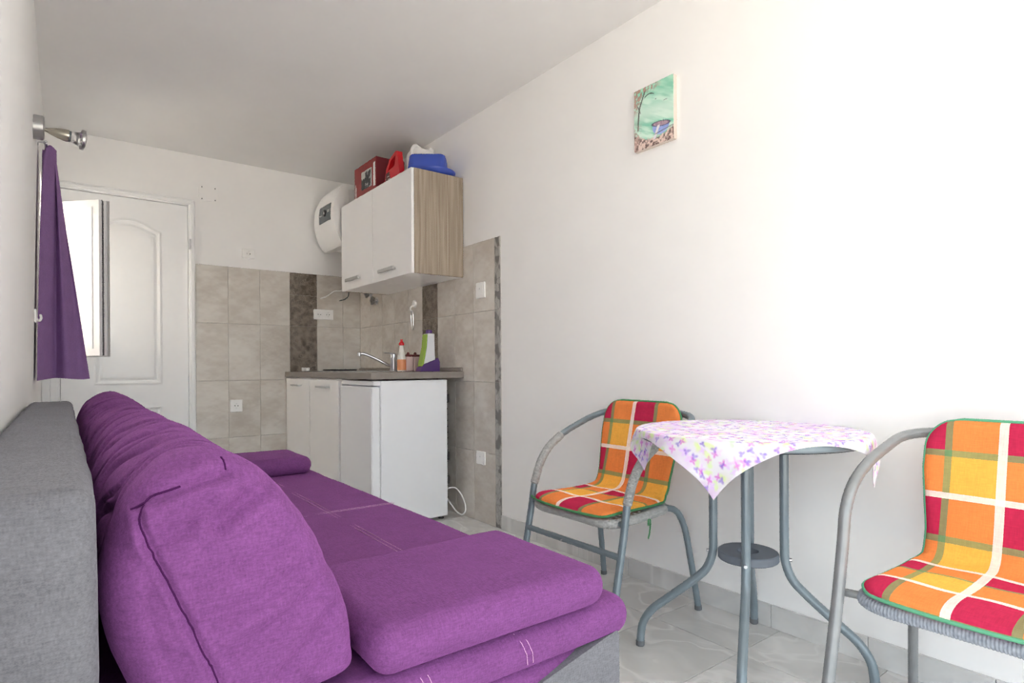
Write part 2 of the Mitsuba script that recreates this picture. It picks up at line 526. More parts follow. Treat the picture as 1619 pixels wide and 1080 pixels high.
put('grout', cbox((.724, YB - .003, 0), (XR, YB + .002, 4 * ROW), .0005), 'mat_grout', 'wall_back', smooth=False)
put('grout', cbox((XR - .003, 2.607, 0), (XR + .002, YB, 4 * ROW), .0005), 'mat_grout', 'wall_right', smooth=False)
cols_b = [.724, .929, 1.1415, 1.354, 1.559, 1.764, XR - .006]
for i, (a, b) in enumerate(zip(cols_b[:-1], cols_b[1:])):
    for r in range(4):
        dec = i == 3
        if dec and r == 3:
            tile_box('back', a, b, r * ROW, r * ROW + .235, 'mat_decor', label='dark brown leaf-patterned tile')
            tile_box('back', a, b, r * ROW + .235, (r + 1) * ROW, 'mat_decor', label='dark brown leaf-patterned tile')
        else:
            tile_box('back', a, b, r * ROW, (r + 1) * ROW, 'mat_decor' if dec else 'mat_tile_%d' % ((i * 5 + r * 3) % 4), label='dark brown leaf-patterned tile' if dec else None)
cols_r = [2.607, 2.660, 2.872, 3.074, 3.287, 3.487, 3.69, 3.90, 4.11, 4.32, YB - .006]
for i, (a, b) in enumerate(zip(cols_r[:-1], cols_r[1:])):
    for r in range(4):
        dec = i in (0, 4)
        tile_box('right', a, b, r * ROW, (r + 1) * ROW, 'mat_border' if i == 0 else 'mat_decor' if dec else 'mat_tile_%d' % ((i * 3 + r * 5 + 1) % 4),
                 label='narrow grey leaf-patterned border tile' if i == 0 else 'dark brown leaf-patterned tile' if dec else None)

# skirting along the right wall
sk = 'baseboard_right'
labels[sk] = {'label': 'grey marbled tile skirting along the right wall', 'kind': 'structure'}
js = [2.606, 2.303, 1.998, 1.695, 1.39, 1.06, .757, .454, .15, -.15, -.455, -.76, YN]
for b, a in zip(js[:-1], js[1:]):
    put('tile', cbox((XR - .009, a + .001, 0), (XR + .001, b - .001, .078), .0015), 'mat_skirting', sk, smooth=False)

# ------------------------------------------------------------------ door in the back wall
d = 'door_1'
labels[d] = {'label': 'white panelled door with arched upper panel in the back wall', 'kind': 'structure'}
x0, x1, DZ = -0.012, 0.681, 2.0
pan_u = np.array([(.155, .79)] + [(.525, .79)] + [(.525, 1.80), (.505, 1.806), (.47, 1.822), (.43, 1.846), (.39, 1.860), (.34, 1.864), (.29, 1.860), (.25, 1.846), (.21, 1.822), (.175, 1.806), (.155, 1.80)])
PU, PL = Polygon(pan_u), sbox(.155, .16, .525, .645)
gx, gz = np.linspace(x0, x1, 150), np.linspace(0.006, DZ, 400)
GX, GZ = np.meshgrid(gx, gz, indexing='ij')
pts = shapely.points(GX.ravel(), GZ.ravel())
hgt = np.zeros(GX.size)
for P_ in (PU, PL):
    ins = shapely.contains(P_, pts)
    dist = shapely.distance(P_.exterior, pts)
    prof_d = [0, .004, .012, .020, .030, .042, .06]
    prof_h = [0, .004, .0055, -.006, -.0075, -.001, .0]
    hgt = np.where(ins, np.interp(dist, prof_d, prof_h), hgt)
hgt = hgt.reshape(GX.shape)
DY = YB + .012
V = np.stack([GX, DY - hgt, GZ], -1)
n_, m_ = GX.shape
idx = np.arange(n_ * m_).reshape(n_, m_)
q = np.stack([idx[:-1, :-1], idx[1:, :-1], idx[1:, 1:], idx[:-1, 1:]], -1).reshape(-1, 4)
put('leaf', cat(trimesh.Trimesh(V.reshape(-1, 3), np.vstack([q[:, [0, 1, 2]], q[:, [0, 2, 3]]]), process=False), cbox((x0, DY + .0085, .006), (x1, DY + .04, DZ), .001)), 'mat_white_paint', d, smooth=True)
# casing: a stepped profile on both sides and above
def casing(a0, a1, step):
    out = []
    for (i0, i1, th) in ((a0, a1, .012), (a0 + step[0], a1 - step[1], .020)):
        out.append(cbox((i0, YB - th, 0), (i1, YB + .06, 2.04), .004))
    return cat(*out)
put('jamb', casing(.683, .7235, (.010, .006)), 'mat_white_paint', d, smooth=False)
put('jamb', cat(cbox((-.104, YB - .012, 0), (-.014, YB + .06, 2.04), .004), cbox((-.064, YB - .022, 0), (-.02, YB + .06, 2.03), .004)), 'mat_white_paint', d, smooth=False)
put('head', cat(cbox((-.104, YB - .012, 2.003), (.7235, YB + .06, 2.044), .004), cbox((-.07, YB - .020, 2.008), (.70, YB + .06, 2.034), .004)), 'mat_white_paint', d, smooth=False)
for z in (1.735, .25):
    hk = put('hinge', cat(cyl((.688, YB - .026, z - .036), (.688, YB - .026, z - .001), .0075, 16, .0015), cyl((.688, YB - .026, z + .001), (.688, YB - .026, z + .036), .0075, 16, .0015), cbox((.686, YB - .022, z - .03), (.690, YB + .005, z + .03), .0005)), 'mat_chrome', d, label='chrome barrel hinge')

# ------------------------------------------------------------------ window in the left wall, its sash swung in
w = 'window_1'
labels[w] = {'label': 'white window in the left wall with its sash swung open', 'kind': 'structure'}
def wx(z):
    return XL + LEAN * z
fr = man((XL - .26, WY0, WZ0), (XL - .19, WY1, WZ1)) - man((XL - .4, WY0 + .055, WZ0 + .055), (XL, WY1 - .055, WZ1 - .055))
put('frame', lean(fr), 'mat_pvc', w, smooth=False)
put('sill', lean(man((XL - .19, WY0 + .001, WZ0), (XL + .012, WY1 - .001, WZ0 + .018))), 'mat_white_gloss', w, smooth=False)
SL, SZ0, SZ1, ST = 0.49, .968, 1.858, .062
ph = math.radians(46)
sd, sn = np.array([math.cos(ph), -math.sin(ph), 0]), np.array([math.sin(ph), math.cos(ph), 0])  # along the sash, and its thickness away from the camera
so = np.array([.166, 4.09, 0]) - sd * SL
def sashm(b0, b1):
    return man(b0, b1)
def place_sash(m):
    return orient(tm(m) if hasattr(m, 'to_mesh') else m, sd, sn, [0, 0, 1.0], so)
fwd_ = .072
ring = sashm((0, 0, SZ0), (SL, ST, SZ1)) - sashm((fwd_, -.1, SZ0 + fwd_), (SL - fwd_, .2, SZ1 - fwd_))
s = 'window_1__sash'
put('sash', place_sash(ring), 'mat_pvc', w, smooth=False)
bead = (sashm((fwd_ - .03, -.006, SZ0 + fwd_ - .03), (SL - fwd_ + .03, .004, SZ1 - fwd_ + .03)) - sashm((fwd_ - .002, -.1, SZ0 + fwd_ - .002), (SL - fwd_ + .002, .2, SZ1 - fwd_ + .002)))
put('glazing_bead', place_sash(bead), 'mat_pvc', s, smooth=False)
gk = sashm((SL, .020, SZ0 + .002), (SL + .003, .029, SZ1 - .002)) + sashm((.002, .020, SZ1), (SL, .029, SZ1 + .003))
put('gasket', place_sash(gk), 'mat_gasket', s, label='dark rubber gasket', smooth=False)
gk2 = (sashm((-.004, .052, SZ0 - .006), (SL + .007, ST + .004, SZ1 + .006)) - sashm((.01, .0, SZ0 + .01), (SL - .01, .2, SZ1 - .01)))
put('edge_trim', place_sash(gk2), 'mat_handle', s, label='grey outer edge strip', smooth=False)
scene['mat_pane'] = {'type': 'thindielectric', 'int_ior': 1.5}
put('pane', place_sash(sashm((fwd_ - .005, .028, SZ0 + fwd_ - .005), (SL - fwd_ + .005, .0285, SZ1 - fwd_ + .005))), 'mat_pane', s, label='clear glass pane', smooth=False)

# ------------------------------------------------------------------ sofa
sofa = thing('sofa', 'purple and grey sofa bed along the left wall', 'sofa')
def wrinkle(m, amp, freq, seed, up_only=False):
    n = np.array(m.vertex_normals)
    p = np.array(m.vertices)
    m.vertices = p + n * (amp * (meshkit.fbm(p * freq, 3, seed) - .5) * 2)[:, None]
    return m
bz = rbox((.128, 2.03, .72), .022, 4, (3, 40, 16))
bz = wrinkle(bz, .003, 9, 3)
put('backrest', at(bz, -.0365, .715 + 1.015, .415), 'mat_grey_fabric', sofa, label='grey backrest', smooth=True)
put('base', at(wrinkle(rbox((.79, 1.93, .27), .015, 3, (10, 30, 6)), .001, 8, 9), .425, 1.742, .185), 'mat_grey_fabric', sofa, label='grey fabric base', smooth=True)
for (fx, fy) in ((.10, .85), (.76, .85), (.10, 2.62), (.76, 2.62)):
    put('foot', cyl((fx, fy, 0), (fx, fy, .055), .025, 20, .003), 'mat_dark', sofa, label='black foot')
# the near end panel of the base rises towards the front
pp = Polygon([(.03, .05), (.822, .05), (.822, .385), (.818, .395), (.45, .318), (.03, .30)]).buffer(.004, join_style=1)
ep = orient(extrude(pp, .03), [1, 0, 0], [0, 0, 1.0], [0, -1.0, 0], [0, .787, 0])
put('end_panel', ep, 'mat_grey_fabric', sofa, label='grey end panel', smooth=30)
def soft(size, r, n, amp=.004, bulge=.0, seed=1):
    m = rbox(size, r, 5, n)
    v = m.vertices
    hx, hy, hz = np.array(size) / 2
    m.vertices[:, 2] += np.sign(v[:, 2]) * bulge * np.clip(1 - (v[:, 0] / hx) ** 4, 0, 1) * np.clip(1 - (v[:, 1] / hy) ** 4, 0, 1) * (np.abs(v[:, 2]) > hz * .3)
    return wrinkle(m, amp, 7, seed)
lo = soft((.815, 1.97, .082), .036, (20, 46, 3), .003, .002, 11)
put('mattress', at(lo, .025 + .4075, 1.748, .349), 'mat_purple', sofa, smooth=True)
up_ = soft((.838, 1.985, .074), .036, (22, 50, 3), .003, .003, 12)
put('mattress', at(up_, .022 + .419, 1.742, .421), 'mat_purple', sofa, smooth=True)
bol = soft((.452, .345, .070), .034, (20, 14, 3), .003, .004, 15)
def place_bolster(m, y, x=.0):
    return at(m, x, y, .4945)
put('bolster', place_bolster(bol, .912, .560), 'mat_purple', sofa, smooth=True)
bol2 = soft((.452, .30, .070), .034, (20, 12, 3), .003, .004, 18)
put('bolster', place_bolster(bol2, 2.565, .588), 'mat_purple', sofa, smooth=True)
def stitch(p, r=.0008):
    return tube(resample(np.array(p, float), .02), r, 6)
ZS = .4605
def top_z(x, y):
    return ZS
st = []
for dx in (-.006, .006):
    st.append(stitch([(.625 + dx, 1.08, ZS), (.63 + dx, 1.8, ZS), (.63 + dx, 2.40, ZS)]))
put('stitching', cat(*st), 'mat_stitch', sofa, label='pale pink double stitching', smooth=True)
put('stitching', cat(*[stitch([(.36, 1.73 + q_, ZS), (.60, 1.73 + q_, ZS), (.835, 1.725 + q_, ZS - .001)]) for q_ in (-.006, .006)]), 'mat_stitch', sofa, label='pale pink double stitching', smooth=True)
for xx in (.415, .598):
    st = []
    for dx in (0, .012):
        yb = 1.742 - .9925
        st.append(stitch([(xx + dx - .012, yb + .020, .4525), (xx + dx - .006, yb + .006, .441), (xx + dx, yb - .001, .422), (xx + dx + .004, yb + .003, .404)]))
    put('stitching', cat(*st), 'mat_stitch', sofa, label='pale pink double stitching', smooth=True)

# the two back cushions
CS = spline([(.215, 0, .462), (.10, 0, .470), (.046, 0, .57), (.030, 0, .67), (.052, 0, .745), (.090, 0, .783), (.145, 0, .797), (.205, 0, .762), (.252, 0, .70), (.290, 0, .62), (.318, 0, .53), (.318, 0, .475)], 8, True)[:, [0, 2]]
def cushion(y0, y1, seed):
    cs = np.array(CS)
    L = np.r_[0, np.cumsum(np.linalg.norm(np.diff(np.vstack([cs, cs[:1]]), axis=0), axis=1))]
    n = 240
    s_ = np.linspace(0, L[-1], n, endpoint=False)
    c2 = np.vstack([cs, cs[:1]])
    ring = np.stack([np.interp(s_, L, c2[:, 0]), np.interp(s_, L, c2[:, 1])], 1)
    cen = np.array([.178, .615])
    Ly = y1 - y0
    R = .062
    ks = np.linspace(0, PI / 2, 9)
    rows = [(y0 + R * .75 * (1 - math.sin(a)), 1 - (R / .14) * (1 - math.cos(PI / 2 - a))) for a in ks]
    # (y, scale) from the end face outwards
    rows = []
    for f_ in np.linspace(0.03, .72, 40):
        rows.append((-.016 * (1 - (f_ / .75) ** 2), f_))
    for a in np.linspace(0.1, PI / 2, 20):
        rows.append((R * (1 - math.cos(a)) - .002, .74 + .26 * math.sin(a)))
    near = [(y0 + a, b) for a, b in rows]
    mid = [(y, 1.0) for y in np.arange(y0 + R + .005, y1 - R - .002, .005)]
    far = [(y1 - a, b) for a, b in rows[::-1]]
    allr = near + mid + far
    V = []
    for y, sc in allr:
        q_ = cen + (ring - cen) * sc
        V.append(np.stack([q_[:, 0], np.full(n, y), q_[:, 1]], 1))
    V = np.array(V)
    N = len(V)
    idx = np.arange(N * n).reshape(N, n)
    i2 = np.roll(idx, -1, axis=1)
    q = np.stack([idx[:-1], i2[:-1], i2[1:], idx[1:]], -1).reshape(-1, 4)
    f = np.vstack([q[:, [0, 2, 1]], q[:, [0, 3, 2]]])
    Vf = V.reshape(-1, 3)
    c0, c1 = len(Vf), len(Vf) + 1
    Vf = np.vstack([Vf, [cen[0], allr[0][0], cen[1]], [cen[0], allr[-1][0], cen[1]]])
    k = np.arange(n); k2 = (k + 1) % n
    f = np.vstack([f, np.stack([np.full(n, c0), k2, k], 1)[:, ::-1] * 1, np.stack([np.full(n, c1), (N - 1) * n + k, (N - 1) * n + k2], 1)[:, ::-1]])
    m = trimesh.Trimesh(Vf, f, process=False)
    if m.volume < 0:
        m.invert()
    nn = np.array(m.vertex_normals)
    p = np.array(m.vertices)
    # ruching across the roll, and soft folds on the end face
    ph_ = meshkit.fbm(p * [5, 7, 5], 3, seed) * 7 + p[:, 0] * 4
    cr = lambda a, k: (1 - np.abs(np.sin(a))) ** k
    lim = .6 + .6 * meshkit.noise(p * [9, 5, 9], seed + 2)
    ruche = -(.019 * cr(p[:, 1] * 24 + ph_, 4) + .013 * cr(p[:, 1] * 41 + 1.4 * ph_ + 1, 6)) * lim
    mid_w = np.clip((p[:, 1] - y0 - .04) / .05, 0, 1) * np.clip((y1 - .04 - p[:, 1]) / .05, 0, 1)
    endw = 1 - np.clip((p[:, 1] - y0) / .05, 0, 1)
    fold = -.008 * cr((p[:, 0] * .62 - p[:, 2]) * 17 + 5 * meshkit.fbm(p * 7, 3, seed + 5), 5) * np.clip(meshkit.noise(p * 8, seed + 6) * 2 - .5, 0, 1)
    big = (meshkit.fbm(p * 7, 3, seed + 9) - .5) * .016
    # creases pressed into the end face (x, z polylines): depth, half width
    for pl, dep, wid in (([(.054, .745), (.089, .753), (.117, .762), (.154, .771)], .007, .006), ([(.063, .746), (.066, .721), (.074, .696), (.090, .657), (.113, .601), (.150, .505)], .004, .004),
                         ([(.215, .758), (.192, .743), (.167, .728), (.143, .713)], .009, .009), ([(.133, .733), (.107, .715), (.077, .703)], .006, .008), ([(.282, .574), (.257, .552), (.217, .516)], .007, .010),
                         ([(.233, .638), (.195, .619), (.153, .611), (.113, .603)], .005, .010), ([(.26, .69), (.22, .672), (.16, .662), (.12, .650)], .004, .009), ([(.28, .63), (.24, .60), (.18, .572), (.14, .55)], .005, .010)):
        dd = shapely.distance(shapely.LineString(pl), shapely.points(p[:, 0], p[:, 2]))
        fold = fold - dep * np.exp(-(dd / wid) ** 2) + .45 * dep * np.exp(-((dd - 2.2 * wid) / wid) ** 2)
    # sag of the roll along its length
    disp = ruche * mid_w + fold * endw + big
    m.vertices = p + nn * disp[:, None]
    return m
CY0, CY1, CY2 = .752, 2.03, 2.69
cm_ = cushion(CY0, CY1 - .014, 21)
c_a = thing('back_cushion', 'large purple bolster cushion nearest the camera, leaning on the grey sofa backrest', 'cushion', 'purple back cushions on the sofa')
put('cover', cm_, 'mat_purple', c_a, smooth=True)
far_m = cushion(CY1 + .014, CY2, 33)
far_m.vertices[:, 2] += .012 * np.sin((far_m.vertices[:, 1] - CY1) * 3.2)
c_b = thing('back_cushion', 'purple bolster cushion at the far end of the sofa, in front of the door', 'cushion', 'purple back cushions on the sofa')
put('cover', far_m, 'mat_purple', c_b, smooth=True)
# seams on the near cushion's end face: snapped onto its surface
def snap(path, m, off=.0004):
    q_ = resample(spline(path, 10), .006)
    cp, _, ti_ = trimesh.proximity.closest_point(m, q_)
    return cp + m.face_normals[ti_] * off
try:
    near_part = cm_.submesh([np.where(cm_.triangles_center[:, 1] < CY0 + .16)[0]], append=True)
    put('seam', tube(snap([(.063, .765, .746), (.066, .76, .721), (.074, .758, .696), (.090, .755, .657), (.113, .75, .601), (.150, .75, .505)], near_part), .0010, 6), 'mat_seam', c_a, label='dark seam', smooth=True)
    put('seam', tube(snap([(.054, .77, .745), (.089, .765, .753), (.105, .765, .758)], near_part), .0013, 6), 'mat_seam', c_a, label='dark seam', smooth=True)
    put('seam', tube(snap([(.152, .775, .789), (.153, .77, .780), (.154, .765, .771)], near_part), .0010, 6), 'mat_seam', c_a, label='dark seam', smooth=True)
    bp = snap([(.174, .75, .512), (.175, .75, .514)], near_part)[0]
    put('button', at(trimesh.creation.icosphere(2, .0042), bp[0], bp[1], bp[2]), 'mat_white_plastic', c_a, label='small white button', smooth=True)
except ImportError:
    pass

# ------------------------------------------------------------------ bistro chairs
WID = .2375
def chair(cx, cy, kind):
    """Built facing -x about its own centre line y = 0, then moved."""
    first = kind == 1
    if first:
        c = thing('bistro_chair', 'steel bistro chair with pale wicker-wrapped arms, standing between tiled wall and table', 'chair', 'bistro chairs at the round table')
    else:
        c = thing('bistro_chair', 'steel bistro chair with smooth grey arms at the right edge, right of the table', 'chair', 'bistro chairs at the round table')
    tm_, wk = ('mat_tube', 'mat_wicker') if first else ('mat_tube_warm', 'mat_wicker_blue')
    mv = lambda m: at(m, cx, cy, 0)
    # the arm loop: from one front foot over the arms and round the back to the other front foot
    side = [(1.366, .006), (1.402, .15), (1.440, .33), (1.462, .445), (1.490, .515), (1.535, .572), (1.60, .615), (1.70, .655), (1.79, .683)]
    if not first:
        side = [(1.325, .006), (1.362, .19), (1.412, .375), (1.438, .49), (1.453, .562), (1.49, .612), (1.56, .65), (1.676, .682), (1.79, .702)]
    half = [(x, WID + (.004 if z < .1 else 0), z) for x, z in side] + [(1.835, WID - .022, .698 if first else .709), (1.862, WID - .07, .707 if first else .713), (1.872, WID - .14, .711)]
    path = half + [(1.874, 0, .712)] + [(x, -y, z) for x, y, z in half[::-1]]
    sp = spline(path, 10)
    put('frame', mv(tube(resample(sp, .012), .0125, 16)), tm_, c, smooth=True)
    if first:
        for sg in (1, -1):
            seg = [(x, sg * WID, z) for x, z in side if .43 < z < .63]
            put('arm_wrap', mv(wrap(spline([(1.460, sg * WID, .438)] + seg, 10), .0155)), wk, c, label='pale grey wicker winding', smooth=True)
    else:
        put('arm_wrap', mv(wrap(spline([(1.868, WID - .12, .710), (1.873, .06, .7115), (1.873, -.06, .7115), (1.868, -WID + .12, .710)], 10), .0155)), wk, c, label='blue-grey wicker winding', smooth=True)
    # rear legs, running out from under the seat
    for sg in (1, -1):
        leg = [(1.60, sg * .185, .382), (1.70, sg * .192, .385), (1.755, sg * .205, .368), (1.785, sg * .215, .315), (1.815, sg * .226, .17), (1.842, sg * .236, .006)]
        put('rear_leg', mv(tube(resample(spline(leg, 10), .012), .0115, 14)), tm_, c, smooth=True)
    for sg in (1, -1):
        put('foot_cap', mv(cyl((side[0][0], sg * (WID + .004), 0), (side[0][0] + .003, sg * (WID + .004), .018), .014, 16, .002)), 'mat_rubber', c, label='grey plastic foot cap')
        put('foot_cap', mv(cyl((1.842, sg * .236, 0), (1.839, sg * .236, .018), .013, 16, .002)), 'mat_rubber', c, label='grey plastic foot cap')
        put('seat_stub', mv(tube(np.array([(1.448, sg * WID, .372), (1.455, sg * .20, .372)]), .009, 12)), tm_, c, smooth=True)
    if first:
        put('crossbar', mv(tube(np.array([(1.426, y, .272) for y in np.linspace(-WID, WID, 9)]), .0105, 14)), tm_, c, smooth=True)
        put('bolt', mv(cyl((1.414, .03, .272), (1.409, .03, .272), .003, 10)), 'mat_chrome', c)
    # seat ring, wound with wicker
    ring = spline([(1.425, y, .368) for y in (-.15, -.05, .05, .15)] + [(1.445, .193, .370), (1.50, .203, .372)] + [(1.62, .200, .376), (1.70, .192, .380), (1.735, .150, .382)] +
                  [(1.735, y, .382) for y in (.05, -.05)] + [(1.735, -.150, .382), (1.70, -.192, .380), (1.62, -.200, .376), (1.50, -.203, .372), (1.445, -.193, .370)], 8, True)
    ring = resample(np.vstack([ring, ring[:1]]), .0016)[:-1]
    put('seat_ring', mv(tube(ring, .0165 * (1 + .09 * np.abs(np.sin(np.arange(len(ring)) * PI / 4)) - .06), 10, True)), wk, c, label='seat ring wound with %s wicker' % ('pale grey' if first else 'blue-grey'), smooth=True)
    # woven seat and back strands
    strands = []
    for y in np.linspace(-.17, .17, 18):
        strands.append(tube(resample(spline([(1.43, y, .374), (1.58, y, .366), (1.72, y, .384)], 6), .03), .003, 6))
    for x in np.linspace(1.46, 1.70, 9):
        strands.append(tube(resample(np.array([(x, -.195, .374), (x, 0, .370), (x, .195, .374)]), .03), .003, 6))
    put('woven_seat', mv(cat(*strands)), wk, c, smooth=True, kind='stuff', label='woven strands of the seat')
    for sg in (1, -1):
        put('back_post', mv(tube(resample(spline([(1.735, sg * .150, .385), (1.77, sg * .150, .45), (1.815, sg * .152, .60), (1.858, sg * .152, .706)], 8), .015), .009, 12)), tm_, c, smooth=True)
    # ---- the pad
    pd = thing('chair_pad', 'red, orange and yellow plaid pad on the ' + ('chair left of the table' if first else 'chair at the right edge'), 'cushion', 'plaid pads on the bistro chairs')
    prof = spline([(1.405, 0, .392), (1.45, 0, .403), (1.55, 0, .402), (1.66, 0, .402), (1.715, 0, .408), (1.742, 0, .430), (1.758, 0, .475), (1.776, 0, .55), (1.800, 0, .65), (1.822, 0, .752)], 12)
    prof = resample(prof, .008)
    Ls = np.r_[0, np.cumsum(np.linalg.norm(np.diff(prof, axis=0), axis=1))]
    tot = Ls[-1]
    tg = np.gradient(prof, axis=0); tg /= np.linalg.norm(tg, axis=1, keepdims=True)
    nr = np.stack([-tg[:, 2], np.zeros(len(tg)), tg[:, 0]], 1)  # towards the sitter
    def hw(s):
        b = np.interp(s, [0, .30, .335, .40, .55, tot], [.200, .192, .176, .176, .192, .190])
        r0, r1 = .055, .075
        e0 = np.where(s < r0, r0 - np.sqrt(np.maximum(r0 ** 2 - (r0 - s) ** 2, 0)), 0)
        e1 = np.where(tot - s < r1, r1 - np.sqrt(np.maximum(r1 ** 2 - (r1 - (tot - s)) ** 2, 0)), 0)
        return b - e0 - e1
    ss = Ls.copy()
    HW = hw(ss)
    m_w = 41
    wv = np.sin(np.linspace(-PI / 2, PI / 2, m_w))
    top, bot, uvs = [], [], []
    for i in range(len(prof)):
        y = HW[i] * wv
        edge = np.minimum(np.minimum(HW[i] - np.abs(y), ss[i]), tot - ss[i])
        t = .0125 * np.sqrt(np.clip(edge / .022, 0, 1) * (2 - np.clip(edge / .022, 0, 1)))
        t = t + .0016 * np.sin(y * 40 + ss[i] * 23) * np.clip(edge / .03, 0, 1)
        fr_ = .007 * (1 - (wv ** 2)) * np.clip((.1 - ss[i]) / .1, 0, 1)
        top.append(prof[i] + nr[i] * t[:, None] + np.stack([np.zeros(m_w) - fr_ * 2, y, np.zeros(m_w)], 1))
        bot.append(prof[i] - nr[i] * (t * .55)[:, None] + np.stack([np.zeros(m_w) - fr_ * 2, y, np.zeros(m_w)], 1))
        uvs.append(np.stack([.19 - y + .008, np.full(m_w, tot - ss[i])], 1))
    top, bot, uvs = np.array(top), np.array(bot), np.array(uvs)
    n_, mm = top.shape[:2]
    idx = np.arange(n_ * mm).reshape(n_, mm)
    q = np.stack([idx[:-1, :-1], idx[1:, :-1], idx[1:, 1:], idx[:-1, 1:]], -1).reshape(-1, 4)
    q = np.vstack([q, q[:, ::-1] + n_ * mm])
    V = np.vstack([top.reshape(-1, 3), bot.reshape(-1, 3)])
    Fq = np.vstack([q[:, [0, 1, 2]], q[:, [0, 2, 3]]])
    pm = trimesh.Trimesh(V, Fq, process=False)
    if np.array(pm.face_normals)[:n_].mean(0)[2] < 0:
        pm.invert()
    put('cover', mv(pm), 'mat_plaid', pd, smooth=True, uv=np.vstack([uvs.reshape(-1, 2)] * 2))
    per = np.vstack([(top[:, 0] + bot[:, 0]) / 2, (top[-1, 1:] + bot[-1, 1:]) / 2, ((top[:, -1] + bot[:, -1]) / 2)[-2::-1], ((top[0] + bot[0]) / 2)[-2:0:-1]])
    keep = [0]
    for i in range(1, len(per)):
        if np.linalg.norm(per[i] - per[keep[-1]]) > .003:
            keep.append(i)
    per = resample(np.vstack([per[keep], per[:1]]), .006)[:-1]
    put('piping', mv(tube(per, .0042, 8, True)), 'mat_piping' if first else 'mat_piping_light', pd, label='green piping', smooth=True)
    if first:
        put('tie', mv(tube(resample(spline([(1.60, -.205, .385), (1.605, -.212, .36), (1.60, -.213, .32), (1.592, -.214, .300)], 8), .01), .0025, 8)), 'mat_piping', pd, label='dark green tie', smooth=True)
        put('tie', mv(tube(resample(spline([(1.60, -.205, .385), (1.593, -.214, .37), (1.592, -.214, .345)], 8), .01), .003, 8)), 'mat_piping', pd, label='dark green tie', smooth=True)
        put('tie', mv(tube(resample(spline([(1.42, .19, .392), (1.43, .215, .393), (1.45, .245, .39)], 8), .01), .004, 8)), 'mat_piping', pd, label='dark green tie', smooth=True)
    return c


chair(0, 1.5375, 1)
chair(-.03, .3725, 2)

# ------------------------------------------------------------------ bistro table
TX0, TY0, TR, TZ = 1.61, .965, .312, .70
tb = thing('bistro_table', 'small round bistro table on four grey tube legs between the two chairs', 'table')
put('top', at(lathe([(0, -.026), (TR - .01, -.026), (TR, -.020), (TR + .002, -.012), (TR, -.003), (TR - .004, 0), (0, 0)], 96), TX0, TY0, TZ - .002), 'mat_tube', tb, label='grey round table top', smooth=40)
put('hub', at(lathe([(.030, 0), (.082, 0), (.085, .003), (.085, .022), (.082, .025), (.030, .025), (.030, 0)], 48), TX0, TY0, .318), 'mat_hub', tb, label='dark grey ring joining the legs', smooth=40)
put('bracket', at(lathe([(.0, 0), (.095, 0), (.098, .003), (.098, .020), (.0, .020)], 48), TX0, TY0, TZ - .055), 'mat_hub', tb, label='dark grey mounting plate under the top', smooth=40)
A0 = math.atan2(1.25 - TY0, 1.46 - TX0)
for k in range(4):
    a = A0 + k * PI / 2
    dx, dy = math.cos(a), math.sin(a)
    prof = [(.098, TZ - .03), (.098, .55), (.098, .38), (.100, .325), (.118, .275), (.155, .235), (.235, .165), (.285, .120), (.312, .075), (.320, .03), (.321, .008)]
    path = [(TX0 + r * dx, TY0 + r * dy, z) for r, z in prof]
    lg = put('leg', tube(resample(spline(path, 10), .012), .0125, 16), 'mat_tube', tb, smooth=True)
    put('foot_cap', cyl((TX0 + .321 * dx, TY0 + .321 * dy, 0), (TX0 + .321 * dx, TY0 + .321 * dy, .02), .0138, 16, .003), 'mat_rubber', lg, label='dark plastic foot cap')
    for z in (.33, TZ - .045):
        put('bolt', cat(cyl((TX0 + .108 * dx, TY0 + .108 * dy, z), (TX0 + .118 * dx, TY0 + .118 * dy, z), .0055, 12, .001)), 'mat_chrome', lg, label='small hex bolt')

# tablecloth: a square whose corners hang over the rim
half_s, nC = .334, 91
A1 = math.atan2(-.3, -.95)
g = np.linspace(-1, 1, nC)
GU, GV = np.meshgrid(g * half_s, g * half_s, indexing='ij')
ca, sa = math.cos(A1 - PI / 4), math.sin(A1 - PI / 4)
ox, oy = -.008, .006
WX, WY = GU * ca - GV * sa + ox, GU * sa + GV * ca + oy
RR = np.hypot(WX, WY)
RC = TR + .0045
over = np.maximum(RR - RC, 0)
ux, uy = WX / np.maximum(RR, 1e-9), WY / np.maximum(RR, 1e-9)
bend = .020
rad = np.where(RR < RC, RR, RC + bend * (1 - np.exp(-over / bend)) * .45)
zz = np.where(RR < RC, 0, -np.sqrt(np.maximum(over ** 2 + (.6 * bend) ** 2, 0)) + .6 * bend)
ang = np.arctan2(WY, WX)
flut = np.clip(over / .10, 0, 1) ** 1.2
rad = rad + flut * (.010 + .016 * np.cos(ang * 8 + 1.1)) 
P3 = np.stack([TX0 + ux * rad, TY0 + uy * rad, TZ + .0016 + zz + .0005 * np.sin(WX * 60) * np.sin(WY * 45) * (RR < RC)], -1)
cm2, uvc = sheet(P3, .0014, np.stack([GU + .5, GV + .5], -1))
put('tablecloth', cm2, 'mat_floral', label='white tablecloth with purple and pink flowers draped over the bistro table', category='tablecloth', smooth=True, uv=uvc)

# ------------------------------------------------------------------ kitchenette
# worktop
wt = thing('worktop', 'grey-brown laminate kitchen worktop above the fridge and base cabinet', 'worktop')
put('slab', cbox((1.315, 2.976, .826), (XR - .0065, YB - .007, .864), .003), 'mat_counter', wt, smooth=False)
put('upstand', cbox((XR - .024, 2.985, .8645), (XR - .0065, YB - .02, .889), .003), 'mat_counter', wt, smooth=False)
